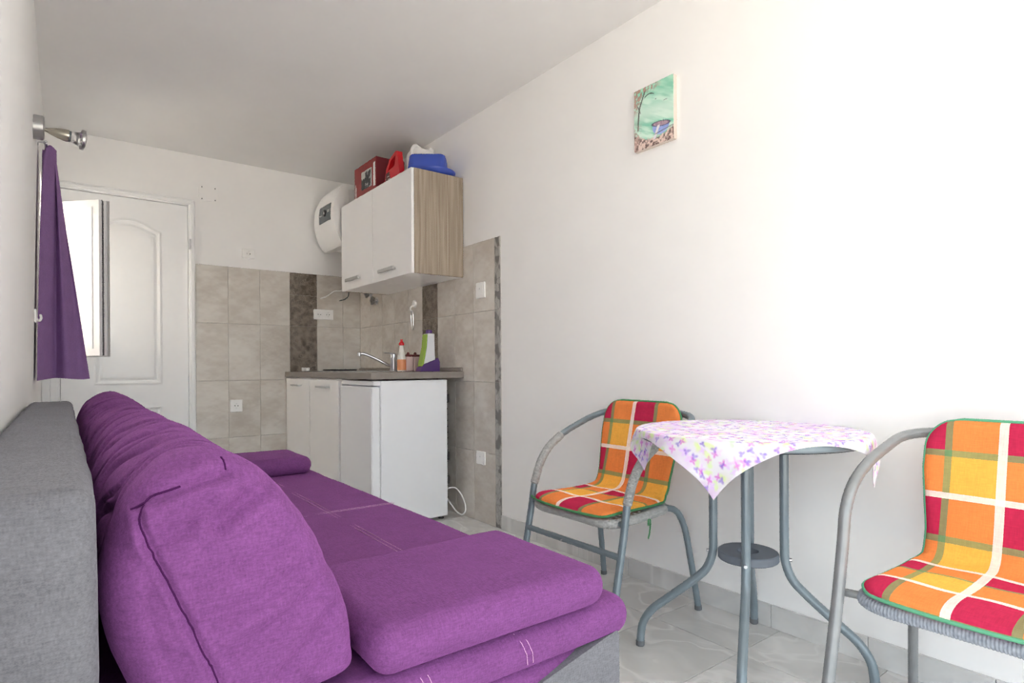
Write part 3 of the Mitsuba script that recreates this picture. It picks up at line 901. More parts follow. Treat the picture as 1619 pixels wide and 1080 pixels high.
# base cabinet
bc = thing('base_cabinet', 'white two-door base cabinet beside the fridge under the worktop', 'cabinet')
put('carcass', cbox((1.342, 3.462, .10), (XR - .02, YB - .012, .824), .002), 'mat_white_gloss', bc, smooth=False)
put('plinth', cbox((1.38, 3.47, 0), (1.395, YB - .02, .10), .001), 'mat_white_gloss', bc, smooth=False)
for (a, b, ha, hb) in ((3.468, 3.985, 3.60, 3.80), (3.990, 4.508, 4.14, 4.32)):
    dk = put('door', cbox((1.322, a, .105), (1.340, b, .815), .0015), 'mat_white_gloss', bc, smooth=False)
    hm = cat(rbox((.009, hb - ha, .012), .003, 2), )
    put('handle', cat(at(hm, 1.296, (ha + hb) / 2, .770), cbox((1.298, ha + .01, .765), (1.322, ha + .02, .775)), cbox((1.298, hb - .02, .765), (1.322, hb - .01, .775))), 'mat_handle', dk, label='grey bar handle', smooth=False)
# fridge
fg = thing('fridge', 'small white under-counter fridge at the near end of the worktop', 'fridge')
put('body', cbox((1.378, 2.992, .018), (1.800, 3.442, .818), .004), 'mat_fridge', fg, smooth=False)
put('door', cbox((1.324, 2.992, .045), (1.3735, 3.442, .785), .006), 'mat_fridge', fg, smooth=False)
put('door_seal', cbox((1.3735, 2.998, .05), (1.378, 3.436, .78), .001), 'mat_handle', fg, label='grey door seal', smooth=False)
put('top_strip', cbox((1.335, 2.994, .792), (1.378, 3.440, .818), .003), 'mat_fridge', fg, smooth=False)
for (fx, fy) in ((1.40, 3.02), (1.40, 3.41), (1.77, 3.02), (1.77, 3.41)):
    put('foot', cyl((fx, fy, 0), (fx, fy, .018), .016, 16), 'mat_dark', fg, label='black foot')
coil = [tube(resample(spline([(1.812, 3.01, z), (1.812, 3.42, z)], 4), .05), .003, 8) for z in np.arange(.12, .78, .035)]
put('condenser', cat(cbox((1.800, 3.02, .08), (1.803, 3.42, .78), .001), *coil, *[cbox((1.806, 3.004, z), (1.822, 3.03, z + .05), .004) for z in (.20, .34, .68)]), 'mat_black', fg, label='black condenser grille at the back', smooth=30)
cord_p = [(1.815, 3.02, .17), (1.845, 3.00, .175), (1.85, 2.94, .155), (1.85, 2.885, .10), (1.85, 2.88, .06), (1.85, 2.915, .03), (1.85, 2.975, .035), (1.84, 3.03, .075), (1.83, 3.08, .12)]
put('power_cord', tube(resample(spline(cord_p, 10), .008), .0042, 10), 'mat_white_plastic', fg, label='white power cord loop', smooth=True)

# wall cabinet
wc = thing('wall_cabinet', 'white two-door wall cabinet with wood-grain sides above the worktop', 'cabinet')
CX, CY0_, CY1_, CZ0, CZ1 = 1.5625, 2.976, 4.020, 1.427, 2.021
put('side_panel', cbox((CX + .020, CY0_, CZ0), (XR - .0065, CY0_ + .016, CZ1), .001), 'mat_wood', wc, label='oak-grain side panel', smooth=False)
put('side_panel', cbox((CX + .020, CY1_ - .016, CZ0), (XR - .0065, CY1_, CZ1), .001), 'mat_wood', wc, label='oak-grain side panel', smooth=False)
put('top_panel', cbox((CX + .020, CY0_ + .0165, CZ1 - .016), (XR - .0065, CY1_ - .0165, CZ1 - .001), .001), 'mat_wood', wc, smooth=False)
put('bottom_panel', cbox((CX + .020, CY0_ + .0165, CZ0 + .001), (XR - .0065, 3.496, CZ0 + .016), .001), 'mat_white_gloss', wc, label='white underside panel', smooth=False)
put('bottom_panel', cbox((CX + .020, 3.500, CZ0 + .001), (XR - .0065, CY1_ - .0165, CZ0 + .016), .001), 'mat_white_gloss', wc, label='white underside panel', smooth=False)
put('back_panel', cbox((XR - .012, CY0_ + .0165, CZ0 + .0165), (XR - .008, CY1_ - .0165, CZ1 - .0165), .0005), 'mat_white_gloss', wc, smooth=False)
for (a, b, ha, hb) in ((CY0_ + .001, 3.498, 3.165, 3.375), (3.501, CY1_ - .001, 3.68, 3.90)):
    dk = put('door', cbox((CX, a, CZ0 - .002), (CX + .018, b, CZ1 - .001), .0012), 'mat_white_gloss', wc, smooth=False)
    hz = 1.478 if ha < 3.4 else 1.487
    put('handle', cat(at(rbox((.010, hb - ha, .022), .003, 2), CX - .022, (ha + hb) / 2, hz), cbox((CX - .022, ha + .01, hz - .006), (CX, ha + .022, hz + .006)), cbox((CX - .022, hb - .022, hz - .006), (CX, hb - .01, hz + .006))), 'mat_satin', dk, label='satin metal bar handle', smooth=False)

# water heater
wh = thing('water_heater', 'white wall-mounted water heater beyond the wall cabinet', 'water heater')
hy0, hy1, hz0, hz1 = 4.062, 4.462, 1.770, 2.205
gy, gz_ = np.linspace(0, 1, 22), np.linspace(0, 1, 40)
GYY, GZZ = np.meshgrid(gy, gz_, indexing='ij')
def heat_x(a, b):
    return 1.605 - .085 * (1 - (2 * b - 1) ** 2) ** .75 - .010 * (1 - (2 * a - 1) ** 4)
Vh = np.stack([heat_x(GYY, GZZ), hy0 + GYY * (hy1 - hy0), hz0 + GZZ * (hz1 - hz0)], -1)
# closed shell: front surface and a flat back
Bk = Vh.copy(); Bk[..., 0] = 1.635
n_, mm = GYY.shape
idx = np.arange(n_ * mm).reshape(n_, mm)
q = np.stack([idx[:-1, :-1], idx[:-1, 1:], idx[1:, 1:], idx[1:, :-1]], -1).reshape(-1, 4)
loop = np.r_[idx[:, 0], idx[-1, 1:], idx[-2::-1, -1], idx[0, -2:0:-1]]
side_ = np.stack([loop, np.roll(loop, -1), np.roll(loop, -1) + n_ * mm, loop + n_ * mm], -1)
q = np.vstack([q, q[:, ::-1] + n_ * mm, side_])
put('front_shell', trimesh.Trimesh(np.vstack([Vh.reshape(-1, 3), Bk.reshape(-1, 3)]), np.vstack([q[:, [0, 1, 2]], q[:, [0, 2, 3]]]), process=False), 'mat_white_plastic', wh, smooth=30)
put('tank', at(rbox((.265, .385, .415), .05, 6, (2, 2, 2)), 1.772, 4.262, 1.988), 'mat_white_plastic', wh, smooth=True)
def heat_patch(y0, y1, z0, z1, off, n=14):
    a = np.linspace((y0 - hy0) / (hy1 - hy0), (y1 - hy0) / (hy1 - hy0), n); b = np.linspace((z0 - hz0) / (hz1 - hz0), (z1 - hz0) / (hz1 - hz0), n)
    A, B = np.meshgrid(a, b, indexing='ij')
    return sheet(np.stack([heat_x(A, B) - off, hy0 + A * (hy1 - hy0), hz0 + B * (hz1 - hz0)], -1), .004)[0]
cp = put('control_panel', heat_patch(4.10, 4.315, 1.945, 2.065, .0015), 'mat_panel_grey', wh, label='dark grey control panel', smooth=30)
put('knob', cat(cyl((1.512, 4.19, 2.005), (1.498, 4.19, 2.005), .024, 28, .003)), 'mat_black', cp, label='black temperature knob')
put('knob_cap', cyl((1.498, 4.19, 2.005), (1.4965, 4.19, 2.005), .010, 20), 'mat_satin', cp, label='silver knob centre')
put('marking', cat(heat_patch(4.255, 4.295, 1.996, 2.001, .0040, 6), heat_patch(4.115, 4.150, 2.006, 2.009, .0040, 6), heat_patch(4.115, 4.145, 2.016, 2.019, .0040, 6)), 'mat_white_plastic', cp, label='small white markings', smooth=False)

# things on top of the wall cabinet
rb = thing('appliance_box', 'dark red cardboard appliance box on top of the wall cabinet', 'box')
princ('mat_box_front', [.27, .035, .035], 0.5)
princ('mat_box_side', [.16, .008, .016], 0.45)
bx0, bx1, by0, by1, bz0, bz1 = 1.598, 1.80, 3.52, 3.868, CZ1, 2.246
put('carton', cbox((bx0 + .0015, by0, bz0), (bx1, by1, bz1), .001), 'mat_box_side', rb, smooth=False)
put('front_face', cbox((bx0, by0 + .0015, bz0 + .001), (bx0 + .0012, by1 - .001, bz1 - .001), .0003), 'mat_box_front', rb, label='brick-red printed front', smooth=False)


def machine(p, n, uv):
    y, z = (p.y - 3.585) / .165, (p.z - 2.075) / .12
    c = mix([.42, .44, .42], [.58, .60, .57], noise(p.y * 40, p.z * 40, 1))
    f = fbm(p.y * 60, p.z * 60, 4.0, 3)
    body = dr.select((y > .10) & (y < .62) & (z > .05) & (z < .92), mi.Float(1), mi.Float(0))
    low = dr.select((y > .25) & (z > -1) & (z < .45 + .3 * f), mi.Float(1), mi.Float(0))
    c = mix(c, [.02, .022, .025], dr.maximum(body, low))
    hl = smoothstep(.55, .7, f) * body
    return mix(c, [.45, .46, .47], 0.8 * hl)


princ('mat_box_photo', proc(machine), 0.4)
put('printed_photo', cbox((bx0 - .0006, 3.585, 2.075), (bx0 + .0003, 3.750, 2.195), .0001), 'mat_box_photo', rb, label='printed photo of a black coffee machine', smooth=False)
put('printed_stripe', cbox((bx0 - .0006, 3.531, 2.062), (bx0 + .0003, 3.560, 2.215), .0001), 'mat_white_plastic', rb, label='white printed stripe', smooth=False)
dash = []
for (yy, a, b) in ((3.852, 2.035, 2.135), (3.838, 2.035, 2.118)):
    z = a
    while z < b:
        l = rng.uniform(.006, .014)
        dash.append(cbox((bx0 - .0006, yy - .0045, z), (bx0 + .0003, yy + .0045, z + l), .0001)); z += l + .003
put('small_print', cat(*dash), 'mat_white_plastic', rb, label='tiny white print running up the edge', smooth=False)

hc = thing('red_case', 'bright red plastic case with a triangular carry handle beside the appliance box', 'case')
princ('mat_red', [.55, .012, .018], 0.3)
tri = Polygon([(3.205, CZ1), (3.43, CZ1), (3.395, 2.13), (3.345, 2.178), (3.262, 2.205), (3.245, 2.20)]) 
tri = tri.difference(Polygon([(3.365, 2.115), (3.285, 2.125), (3.272, 2.172), (3.33, 2.158)]).buffer(.006))
put('shell', orient(extrude(tri, .035), [0, 1.0, 0], [0, 0, 1.0], [1.0, 0, 0], [1.610, 0, 0]), 'mat_red', hc, smooth=30)
princ('mat_red_print', proc(lambda p, n, uv: mix([.10, .02, .02], [.60, .55, .53], smoothstep(.62, .7, noise(p.y * 30, p.z * 190, 2)))), 0.4)
put('printed_card', orient(extrude(Polygon([(3.325, CZ1 + .004), (3.42, CZ1 + .004), (3.392, 2.10), (3.352, 2.10)]), .001), [0, 1.0, 0], [0, 0, 1.0], [1.0, 0, 0], [1.6087, 0, 0]), 'mat_red_print', hc, label='dark card with rows of fine print', smooth=False)

# blue basin upside down on a blue lid, a white canister behind
princ('mat_blue', [.045, .085, .42], 0.35)
bs = thing('blue_tub', 'blue plastic tub turned upside down on the near end of the wall cabinet', 'tub')
def frustum(x0, x1, y0, y1, z0, z1, ins, r):
    def rr_(a0, a1, c0, c1, r_):
        return np.array(sbox(a0 + r_, c0 + r_, a1 - r_, c1 - r_).buffer(r_, 8).exterior.coords)[:-1]
    lo_, hi_ = rr_(x0, x1, y0, y1, r), rr_(x0 + ins, x1 - ins, y0 + ins, y1 - ins, r * .8)
    hi2 = rr_(x0 + ins + .008, x1 - ins - .008, y0 + ins + .008, y1 - ins - .008, r * .7)
    return tm(m3.Manifold.hull_points(np.vstack([np.c_[lo_, np.full(len(lo_), z0)], np.c_[hi_, np.full(len(hi_), z1 - .008)], np.c_[hi2, np.full(len(hi2), z1)]])))
tub_m = frustum(-.118, .118, -.085, .085, 0, .092, .012, .04)
tub_m.apply_transform(trimesh.transformations.rotation_matrix(math.radians(-36), [0, 0, 1]))
put('tub', at(tub_m, 1.752, 3.115, 2.0585), 'mat_blue', bs, smooth=40)
bl = thing('blue_basin', 'flat blue plastic basin lying under the upturned blue tub', 'basin')
put('bowl', at(lathe([(0, .0), (.09, 0), (.118, .012), (.128, .030), (.129, .036), (.123, .0365), (.0, .032)], 56), 1.778, 3.095, CZ1), 'mat_blue', bl, smooth=40)
wcj = thing('white_canister', 'white plastic canister behind the blue tub on the wall cabinet', 'canister')
put('body', at(rbox((.165, .15, .255), .05, 6, (2, 2, 2)), 1.822, 3.335, CZ1 + .1275), 'mat_white_plastic', wcj, smooth=True)
put('handle', tube(resample(spline([(1.745, 3.31, 2.20), (1.742, 3.30, 2.255), (1.765, 3.30, 2.282), (1.80, 3.31, 2.275)], 8), .006), .011, 12), 'mat_white_plastic', wcj, smooth=True)
put('spout', cat(cyl((1.855, 3.31, 2.255), (1.885, 3.30, 2.283), .016, 20, .003)), 'mat_white_plastic', wcj, smooth=40)

# hob with two plates
hb = thing('hob', 'two-plate electric hob set into the back of the worktop', 'hob')
put('frame', cbox((1.39, 4.02, .8645), (1.83, 4.44, .8695), .002), 'mat_steel', hb, smooth=False)
for y in (4.11, 4.33):
    put('hot_plate', at(lathe([(0, 0), (.078, 0), (.082, .004), (.078, .010), (.02, .0095), (0, .0085)], 40), 1.62, y, .8695), 'mat_black', hb, label='black cast hot plate', smooth=40)
for y, xk in ((4.40, 1.418), (4.325, 1.418)):
    put('knob', cat(cyl((xk, y, .8695), (xk, y, .893), .017, 24, .003)), 'mat_white_plastic', hb, label='white control knob')
# sink and mixer tap
sk_ = thing('sink', 'shallow stainless steel sink set into the worktop', 'sink')
sm_ = (man((1.38, 3.43, .8642), (1.86, 3.97, .8672)) - man((1.43, 3.62, .85), (1.74, 3.93, .88)))
put('rim', sm_, 'mat_steel', sk_, smooth=False)
tp = thing('mixer_tap', 'chrome mixer tap with a long angled spout at the sink', 'tap')
tX, tY = 1.752, 3.60
put('body', at(lathe([(0, 0), (.026, 0), (.026, .006), (.0215, .010), (.0215, .085), (.0225, .09), (.021, .112), (.014, .117), (0, .118)], 32), tX, tY, .8672), 'mat_chrome', tp, smooth=40)
put('spout', tube(resample(spline([(tX - .005, tY + .004, .893), (tX - .05, tY + .012, .915), (tX - .11, tY + .03, .948), (tX - .165, tY + .05, .974), (tX - .195, tY + .06, .983), (tX - .212, tY + .065, .978)], 8), .008), .0092, 14), 'mat_chrome', tp, smooth=True)
put('aerator', cyl((tX - .212, tY + .065, .966), (tX - .212, tY + .065, .990), .0125, 18, .002), 'mat_chrome', tp)
put('lever', tube(resample(spline([(tX, tY, .984), (tX - .03, tY + .004, .986), (tX - .062, tY + .01, .990)], 6), .008), .0042, 10), 'mat_chrome', tp, smooth=True)

# bottles and sponge boxes at the sink
princ('mat_soap', [.60, .36, .24], 0.25)
princ('mat_clear', [.74, .72, .68], 0.15)
princ('mat_pink', [.62, .46, .44], 0.5)
princ('mat_maroon', [.11, .025, .022], 0.3)
princ('mat_purple_plastic', [.085, .035, .17], 0.25)
princ('mat_green', [.30, .46, .07], 0.35)
princ('mat_orange_label', [.75, .30, .14], 0.4)
princ('mat_spray_white', [.70, .72, .76], 0.3)
b1 = thing('soap_bottle', 'slim clear dish soap bottle with a red cap beside the tap', 'bottle')
bX, bY, bZ = 1.690, 3.36, .8655
put('bottle', at(lathe([(0, 0), (.024, 0), (.027, .004), (.027, .085), (.022, .105), (.014, .14), (.010, .165), (0, .166)], 28), bX, bY, bZ), 'mat_clear', b1, smooth=40)
put('label', at(lathe([(.0275, .008), (.0278, .008), (.0278, .075), (.0275, .075), (.0275, .008)], 28), bX, bY, bZ), 'mat_orange_label', b1, label='orange label', smooth=40)
put('cap', at(lathe([(0, .164), (.0165, .164), (.0165, .178), (.008, .188), (.008, .2), (.0, .203)], 24), bX, bY, bZ), 'mat_red', b1, label='red cap', smooth=30)
for i, xx in enumerate((1.735, 1.785)):
    sb = thing('pink_canister', 'pale pink canister with a dark red lid, %s of the pair at the sink' % ('left' if i == 0 else 'right'), 'canister', 'pink canisters at the sink')
    put('pot', at(rbox((.047, .06, .094), .008, 3), xx, 3.36, .8655 + .047), 'mat_pink', sb, smooth=30)
    put('lid', at(rbox((.049, .063, .012), .005, 3), xx, 3.36, .9655), 'mat_maroon', sb, label='dark red lid', smooth=30)
    put('lid_knob', at(trimesh.creation.uv_sphere(.010, count=[10, 20]), xx, 3.36, .977), 'mat_maroon', sb, smooth=True)
b2 = thing('cleaner_bottle', 'tall white cleaner bottle with purple base and purple cap', 'bottle')
oX, oY, oZ = 1.792, 3.20, .8655
sil = [(-.072, .0), (.062, 0), (.064, .05), (.030, .075), (.026, .23), (-.018, .23), (-.024, .15), (-.045, .06)]
def blade(poly, th, x, y, z, r=.006):
    p_ = Polygon(poly).buffer(-r * .8).buffer(r * .8, 6)
    a = extrude(p_, th - 2 * r)
    return cat(m3.Manifold.hull_points(np.vstack([np.c_[np.array(Polygon(poly).convex_hull.buffer(-i_).exterior.coords)[:-1], np.full(len(Polygon(poly).convex_hull.buffer(-i_).exterior.coords) - 1, d_)] for i_, d_ in ((r * .6, -th / 2), (0, -th / 2 + r), (0, th / 2 - r), (r * .6, th / 2))]))) if False else a
def slab(poly, th, x, y, z):
    p_ = Polygon(poly).buffer(-.003).buffer(.003, 4)
    a = extrude(p_, th)
    return orient(a, [1.0, 0, 0], [0, 0, 1.0], [0, -1.0, 0], [x, y + th / 2, z])
put('body', slab([(-.046, .045), (.030, .072), (.026, .232), (-.018, .232), (-.024, .15)], .055, oX, oY, oZ), 'mat_spray_white', b2, smooth=35)
put('base', slab([(-.072, 0), (.062, 0), (.064, .055), (.050, .085), (.036, .072), (-.048, .043), (-.066, .022)], .06, oX, oY, oZ), 'mat_purple_plastic', b2, label='purple base', smooth=35)
put('cap', at(lathe([(0, .230), (.019, .230), (.020, .234), (.020, .250), (.017, .255), (0, .256)], 24), oX + .004, oY, oZ), 'mat_purple_plastic', b2, label='purple cap', smooth=40)
put('side_stripe', slab([(-.064, .022), (-.046, .044), (-.026, .150), (-.020, .228), (-.026, .228), (-.034, .150), (-.056, .060)], .050, oX, oY, oZ), 'mat_green', b2, label='green side stripe', smooth=35)

# ------------------------------------------------------------------ sockets, switches, hooks and cords
def wall_plate(wall, a0, a1, z0, z1, kind, label, category, group=None):
    k = thing({'socket': 'wall_socket', 'double': 'double_socket', 'switch': 'wall_switch'}[kind], label, category, group)
    tilesurf = .006 if z1 < 1.61 else 0
    def bx(u0, u1, v0, v1, d0, d1, c=.002):
        if wall == 'back':
            return cbox((u0, YB - tilesurf - d1, v0), (u1, YB - tilesurf - d0, v1), c)
        return cbox((XR - tilesurf - d1, u0, v0), (XR - tilesurf - d0, u1, v1), c)
    def disc(u, v, r, d0, d1, rin=0):
        prof = [(rin, 0), (r, 0), (r, d1 - d0), (rin, d1 - d0)] + ([(rin, 0)] if rin else [])
        m = lathe(prof, 28)
        if wall == 'back':
            return orient(m, [1.0, 0, 0], [0, 0, 1.0], [0, -1.0, 0], [u, YB - tilesurf - d0, v])
        return orient(m, [0, -1.0, 0], [0, 0, 1.0], [-1.0, 0, 0], [XR - tilesurf - d0, u, v])
    um, vm = (a0 + a1) / 2, (z0 + z1) / 2
    put('plate', bx(a0, a1, z0, z1, 0, .010, .003), 'mat_white_plastic', k, smooth=False)
    cs = [um] if kind != 'double' else [um - .034, um + .034]
    if kind in ('socket', 'double'):
        for c_ in cs:
            so_ = put('socket_ring', disc(c_, vm, .021, .010, .0125, .0175), 'mat_white_plastic', k)
            for dd in (-.0095, .0095):
                put('pin_hole', disc(c_ + dd, vm, .0034, .0098, .0112), 'mat_dark', so_, label='dark pin hole')
            for dv in (-.0165, .0165):
                put('earth_clip', bx(c_ - .003, c_ + .003, vm + dv - .003, vm + dv + .003, .0098, .0118, .0005), 'mat_satin', so_, label='metal earth clip', smooth=False)
    else:
        put('rocker', bx(um - .030, um + .030, vm - .030, vm + .030, .010, .0125, .002), 'mat_white_plastic', k, smooth=False)
        put('lamp', bx(um - .004, um + .004, vm + .004, vm + .012, .0125, .0130, .0003), 'mat_handle', k, label='small grey mark', smooth=False)
wall_plate('back', 1.022, 1.108, 1.680, 1.750, 'socket', 'single white wall socket above the tiles, right of the door', 'socket')
wall_plate('back', .936, 1.018, .582, .668, 'socket', 'single white wall socket low on the tiles beside the base cabinet', 'socket')
wall_plate('back', 1.530, 1.684, 1.264, 1.342, 'double', 'double white wall socket on the tiles above the hob', 'socket')
wall_plate('right', 2.744, 2.834, 1.285, 1.375, 'switch', 'white wall switch on the tiles right of the wall cabinet', 'switch')
wall_plate('right', 2.752, 2.838, .332, .408, 'switch', 'white cover plate low on the tiles right of the fridge', 'switch')

cv = thing('junction_cover', 'white junction box cover with four screws high on the wall right of the door', 'cover plate')
put('plate', cbox((.748, YB - .003, 2.052), (.868, YB, 2.158), .001), 'mat_wall', cv, smooth=False)
for (u, v) in ((.767, 2.145), (.85, 2.145), (.767, 2.064), (.85, 2.064)):
    put('screw', cyl((u, YB - .003, v), (u, YB - .0055, v), .004, 12, .0008), 'mat_gasket', cv, label='dark screw')

# valve knobs on the tiles
for i, (y, z) in enumerate(((4.20, 1.400), (4.31, 1.462))):
    vk = thing('valve_knob', ('chrome star-shaped valve knob on the tiles below the wall cabinet' if i == 0 else 'chrome valve knob half hidden under the wall cabinet edge'), 'valve', None)
    pk = []
    for a in np.arange(5) * 2 * PI / 5:
        pk.append(cyl((XR - .05, y + .020 * math.cos(a), z + .020 * math.sin(a)), (XR - .032, y + .020 * math.cos(a), z + .020 * math.sin(a)), .013, 16, .004))
    put('knob', cat(*pk, cyl((XR - .055, y, z), (XR - .03, y, z), .016, 20, .004)), 'mat_valve', vk, smooth=35)
    put('rosette', cat(cyl((XR - .010, y, z), (XR - .0055, y, z), .030, 28, .002), cyl((XR - .034, y, z), (XR - .009, y, z), .010, 20)), 'mat_chrome', vk, smooth=35)

hkk = thing('wall_hook', 'white adhesive hook on the tiles holding a metal bottle opener', 'hook')
put('pad', orient(lathe([(0, 0), (.026, 0), (.027, .003), (.02, .012), (0, .014)], 28), [0, -1.0, 0], [0, 0, 1.0], [-1.0, 0, 0], [XR - .006, 3.59, 1.322]), 'mat_white_plastic', hkk, smooth=40)
put('prong', tube(resample(spline([(XR - .015, 3.60, 1.315), (XR - .03, 3.602, 1.300), (XR - .036, 3.602, 1.285), (XR - .03, 3.602, 1.275)], 8), .004), .005, 10), 'mat_white_plastic', hkk, smooth=True)
op = thing('bottle_opener', 'small metal bottle opener hanging from the white hook on the tiles', 'bottle opener')
put('wire_frame', cat(tube(resample(spline([(XR - .022, 3.602, 1.282), (XR - .020, 3.618, 1.262), (XR - .018, 3.618, 1.18), (XR - .016, 3.610, 1.150), (XR - .016, 3.598, 1.150), (XR - .018, 3.590, 1.18), (XR - .020, 3.592, 1.262)], 8, True), .006), .0028, 8, True),
                      cyl((XR - .018, 3.588, 1.213), (XR - .018, 3.620, 1.213), .0025, 8)), 'mat_chrome', op, smooth=30)
put('ring', cat(tube(resample(spline([(XR - .024, 3.602 + .012 * math.cos(a), 1.262 + .014 * math.sin(a)) for a in np.arange(8) * PI / 4], 6, True), .003), .003, 8, True)), 'mat_chrome', op, smooth=True)

cA = thing('loose_cord', 'white cord end curling out from under the wall cabinet', 'cord')
put('cord', tube(resample(spline([(1.585, YB - .012, 1.428), (1.615, YB - .02, 1.438), (1.645, YB - .03, 1.458), (1.672, YB - .03, 1.480), (1.70, YB - .025, 1.492), (1.735, YB - .02, 1.495), (1.76, YB - .02, 1.505)], 8), .006), .0042, 10), 'mat_white_plastic', cA, smooth=True)
cB = thing('loose_cord', 'dark cord end hanging beside the white one under the wall cabinet', 'cord')
put('cord', tube(resample(spline([(1.735, YB - .014, 1.418), (1.775, YB - .02, 1.432), (1.80, YB - .025, 1.455), (1.806, YB - .025, 1.490), (1.80, YB - .02, 1.53)], 8), .006), .0038, 10), 'mat_panel_grey', cB, smooth=True)

# ------------------------------------------------------------------ picture on the right wall
def painting(p, n, uv):
    u = (1.636 - p.y) / .200     # 0 left .. 1 right as seen from the room
    v = (p.z - 1.777) / .252     # 0 bottom .. 1 top
    st_ = fbm(u * 3 + 9, (v + .35 * u) * 16, 1.0, 3)
    c = mix([.22, .56, .42], [.62, .84, .72], smoothstep(.3, .75, st_))
    c = mix(c, [.66, .84, .74], 0.8 * smoothstep(.25, .0, dr.abs(v - .62 + .1 * u)))
    c = mix(c, [.28, .62, .45], 0.6 * smoothstep(.72, 1.0, v + .15 * u))
    leaf = fbm(u * 26, v * 30, 5.0, 3)
    crown = smoothstep(.16, -.04, u - .62 * (v - .62) * 1.0 - .02) * smoothstep(.50, .72, v) * smoothstep(.34, .52, leaf)
    crown = dr.maximum(crown, smoothstep(.90, .98, v + .06 * leaf) * smoothstep(.75, .45, u) * smoothstep(.35, .5, leaf))
    c = mix(c, mix([.22, .12, .10], [.52, .26, .22], leaf), .85 * crown)
    tx = .10 + .10 * (v - .3) + .30 * smoothstep(.55, .95, v) * (v - .5)
    trunk = smoothstep(.026, .010, dr.abs(u - tx)) * smoothstep(.30, .36, v) * smoothstep(.97, .9, v)
    br = smoothstep(.018, .006, dr.abs(u - (.17 - .5 * (v - .60)))) * smoothstep(.58, .62, v) * smoothstep(.76, .72, v)
    br2 = smoothstep(.014, .005, dr.abs(v - (.86 - 2.4 * (u - .40) * (u - .40)))) * smoothstep(.26, .30, u) * smoothstep(.54, .50, u)
    c = mix(c, [.06, .05, .05], .85 * dr.maximum(trunk, dr.maximum(br, br2)))
    gl = fbm(u * 22, v * 26, 2.0, 4)
    line = .30 - .62 * u + .55 * u * u + .08 * (gl - .5)
    shore = smoothstep(.02, -.03, v - dr.maximum(line, .13 + .05 * (gl - .5)))
    c = mix(c, mix([.18, .12, .11], [.74, .58, .52], smoothstep(.35, .65, gl)), shore)
    sh2 = smoothstep(.45, .6, fbm(u * 18, v * 24, 9.0, 3)) * smoothstep(.25, .05, u) * smoothstep(.62, .2, v)
    c = mix(c, [.40, .26, .23], .8 * sh2)
    # the boat: hull seen from its bow, pulled up on the shore
    bu, bv = u - .69, v - .225
    hull = smoothstep(.04, -.04, (bu * bu) / .044 + ((bv - .06) * (bv - .06)) / .020 - 1) * smoothstep(.095, .075, bv + .12 * (bu - .1))
    c = mix(c, mix([.20, .28, .62], [.42, .52, .85], fbm(u * 10, v * 30, 3.0, 3)), hull)
    dv = bv - .085 + .12 * bu
    deck = smoothstep(.06, -.06, (bu * bu) / .044 + (dv * dv) / .0013 - 1)
    c = mix(c, mix([.24, .16, .24], [.50, .36, .42], fbm(u * 30, v * 12, 6.0, 3)), deck)
    rim = smoothstep(.45, .0, dr.abs((bu * bu) / .046 + (dv * dv) / .0017 - 1))
    c = mix(c, [.07, .06, .11], .9 * rim)
    stem = smoothstep(.040, .026, dr.abs(u - (.56 + .55 * (v - .16)))) * smoothstep(.085, .11, v) * smoothstep(.305, .29, v)
    c = mix(c, [.74, .72, .78], stem)
    mast = smoothstep(.010, .004, dr.abs(u - .75)) * smoothstep(.32, .325, v) * smoothstep(.37, .36, v)
    bird = smoothstep(.02, .01, dr.abs(u - .56)) * smoothstep(.012, .006, dr.abs(v - .73)) + smoothstep(.05, .03, dr.abs(u - .8)) * smoothstep(.008, .004, dr.abs(v - .655))
    c = mix(c, [.08, .10, .10], .7 * dr.clip(mast + bird, 0, 1))
    wk_ = smoothstep(.02, .0, dr.abs(v - (.12 + .1 * u))) * smoothstep(.45, .6, u)
    return mix(c, [.10, .07, .07], .6 * wk_)


princ('mat_painting', proc(painting), 0.6)
princ('mat_canvas', [.60, .53, .47], 0.7)
pc = thing('canvas_picture', 'small unframed canvas picture of a blue boat on a shore, on the right wall', 'picture')
put('canvas', cbox((XR - .021, 1.4365, 1.777), (XR, 1.6355, 2.029), .0015), 'mat_canvas', pc, smooth=False)
put('painting', cbox((XR - .0216, 1.4372, 1.7778), (XR - .0205, 1.6348, 2.0282), .0002), 'mat_painting', pc, label='painted boat, tree and green water', smooth=False)

# ------------------------------------------------------------------ wall lamp, curtain, hook
lp = thing('wall_lamp', 'satin metal wall spotlight with a clear glass lens at the top left', 'lamp')
LX, LY, LZ = wx(1.87), 3.05, 1.870
put('base', cyl((LX - .004, LY, LZ), (LX + .036, LY, LZ), .048, 40, .004), 'mat_satin', lp, smooth=40)
def conef(p0, p1, prof):
    p0, p1 = np.array(p0, float), np.array(p1, float)
    L = np.linalg.norm(p1 - p0); z = (p1 - p0) / L
    x = np.cross([0, 0, 1.0], z); x /= np.linalg.norm(x)
    return orient(lathe(prof, 32), x, np.cross(z, x), z, p0)
q0 = np.array((LX + .034, LY - .01, LZ - .006)); q1 = q0 + np.array((.150, .02, -.012))
dq = (q1 - q0) / np.linalg.norm(q1 - q0)
put('arm', tube(resample(np.array([q0 + [-.004, .0, .006], q0 + dq * .03 + [0, 0, .006], q0 + dq * .055 + [0, 0, .006]]), .006), .0055, 12), 'mat_chrome', lp, smooth=True)
put('housing', conef(q0, q1, [(0, 0), (.006, 0), (.012, .018), (.020, .045), (.0245, .072), (.0245, .080), (0, .080)]), 'mat_lamp_metal', lp, label='brushed metal lamp head', smooth=40)
put('collar', conef(q0, q1, [(0, .0795), (.022, .0795), (.022, .088), (0, .088)]), 'mat_panel_grey', lp, label='dark collar', smooth=40)
scene['mat_glass'] = {'type': 'dielectric', 'int_ior': 1.5}
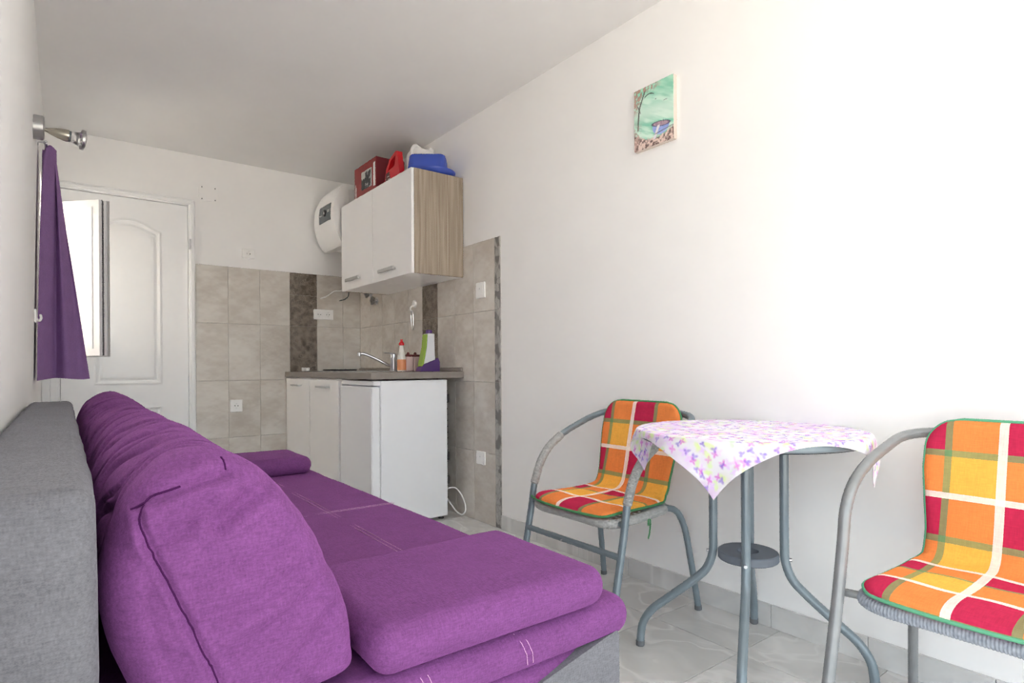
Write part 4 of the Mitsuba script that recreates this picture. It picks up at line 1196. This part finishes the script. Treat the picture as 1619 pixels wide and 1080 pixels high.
put('glass_bulb', conef(q0, q1, [(0, .0875), (.020, .0875), (.022, .098), (.030, .118), (.033, .124), (0, .126)]), 'mat_glass', lp, label='clear glass reflector bulb', smooth=40)
put('glass_rim', conef(q0, q1, [(.024, .122), (.040, .122), (.042, .128), (.040, .135), (.030, .139), (.024, .136), (.024, .122)]), 'mat_satin', lp, label='silver rim of the lens', smooth=40)

ct = thing('curtain', 'purple curtain panel hanging beside the window on the left wall', 'curtain')
nu, nv = 70, 60
def curtain_path(v):
    """Plan outline at height fraction v (0 top, 1 bottom): bunched at the top, flared at the bottom."""
    top_ = np.array([(-.074, 3.64), (-.060, 3.60), (-.034, 3.585), (-.028, 3.60), (-.024, 3.63), (-.030, 3.66), (-.038, 3.70)])
    bot_ = np.array([(-.078, 3.60), (-.090, 3.34), (-.066, 3.45), (-.030, 3.575), (.020, 3.56), (.060, 3.57), (.108, 3.60)])
    e = (v ** np.array([.35, .4, .6, .9, .92, .92, .92]))[:, None]
    return top_ * (1 - e) + bot_ * e
Vc = np.zeros((nu, nv, 3))
for j, v in enumerate(np.linspace(0, 1, nv)):
    pth = curtain_path(v)
    sp2 = spline(np.c_[pth, np.zeros(len(pth))], 12)
    sp2 = np.stack([np.interp(np.linspace(0, 1, nu), np.linspace(0, 1, len(sp2)), sp2[:, k]) for k in (0, 1)], 1)
    u = np.linspace(0, 1, nu)
    fold = .026 * np.sin(u * 5.0 * PI + .8 * v) * (1 - .45 * v)
    z = 1.958 - v * (1.112 + .004 * np.sin(u * 9)) - .02 * (u - .3) ** 2 * (1 - v)
    Vc[:, j] = np.stack([np.maximum(sp2[:, 0] + .25 * fold, XL + LEAN * z + .008), sp2[:, 1] + fold, z], 1)
put('panel', sheet(Vc, .0025)[0], 'mat_curtain', ct, smooth=True)
rd = thing('curtain_rod', 'thin chrome curtain rod above the left window holding the purple curtain', 'curtain rod')
rx = wx(1.955) + .030
put('rod', tube(resample(np.array([(rx, 3.50, 1.955), (rx, 4.50, 1.955)]), .05), .006, 12), 'mat_chrome', rd, smooth=True)
for y in (3.52, 4.48):
    put('bracket', cat(cyl((wx(1.955) - .003, y, 1.955), (wx(1.955) + .004, y, 1.955), .016, 20, .001), cyl((wx(1.955), y, 1.955), (rx, y, 1.955), .0045, 12), cyl((rx, y - .008, 1.955), (rx, y + .008, 1.955), .0085, 16, .001)), 'mat_chrome', rd, smooth=35)
thk = thing('tieback_hook', 'small white hook on the left wall beside the curtain', 'hook')
hx = wx(1.13)
put('hook', cat(at(rbox((.012, .03, .06), .005, 3), hx + .003, 3.36, 1.13), tube(resample(spline([(hx + .004, 3.36, 1.12), (hx + .018, 3.355, 1.108), (hx + .024, 3.355, 1.12), (hx + .022, 3.355, 1.135)], 8), .004), .005, 10)), 'mat_white_plastic', thk, smooth=35)

# a part's smoothing keeps its holder's placement: everything above is in world metres
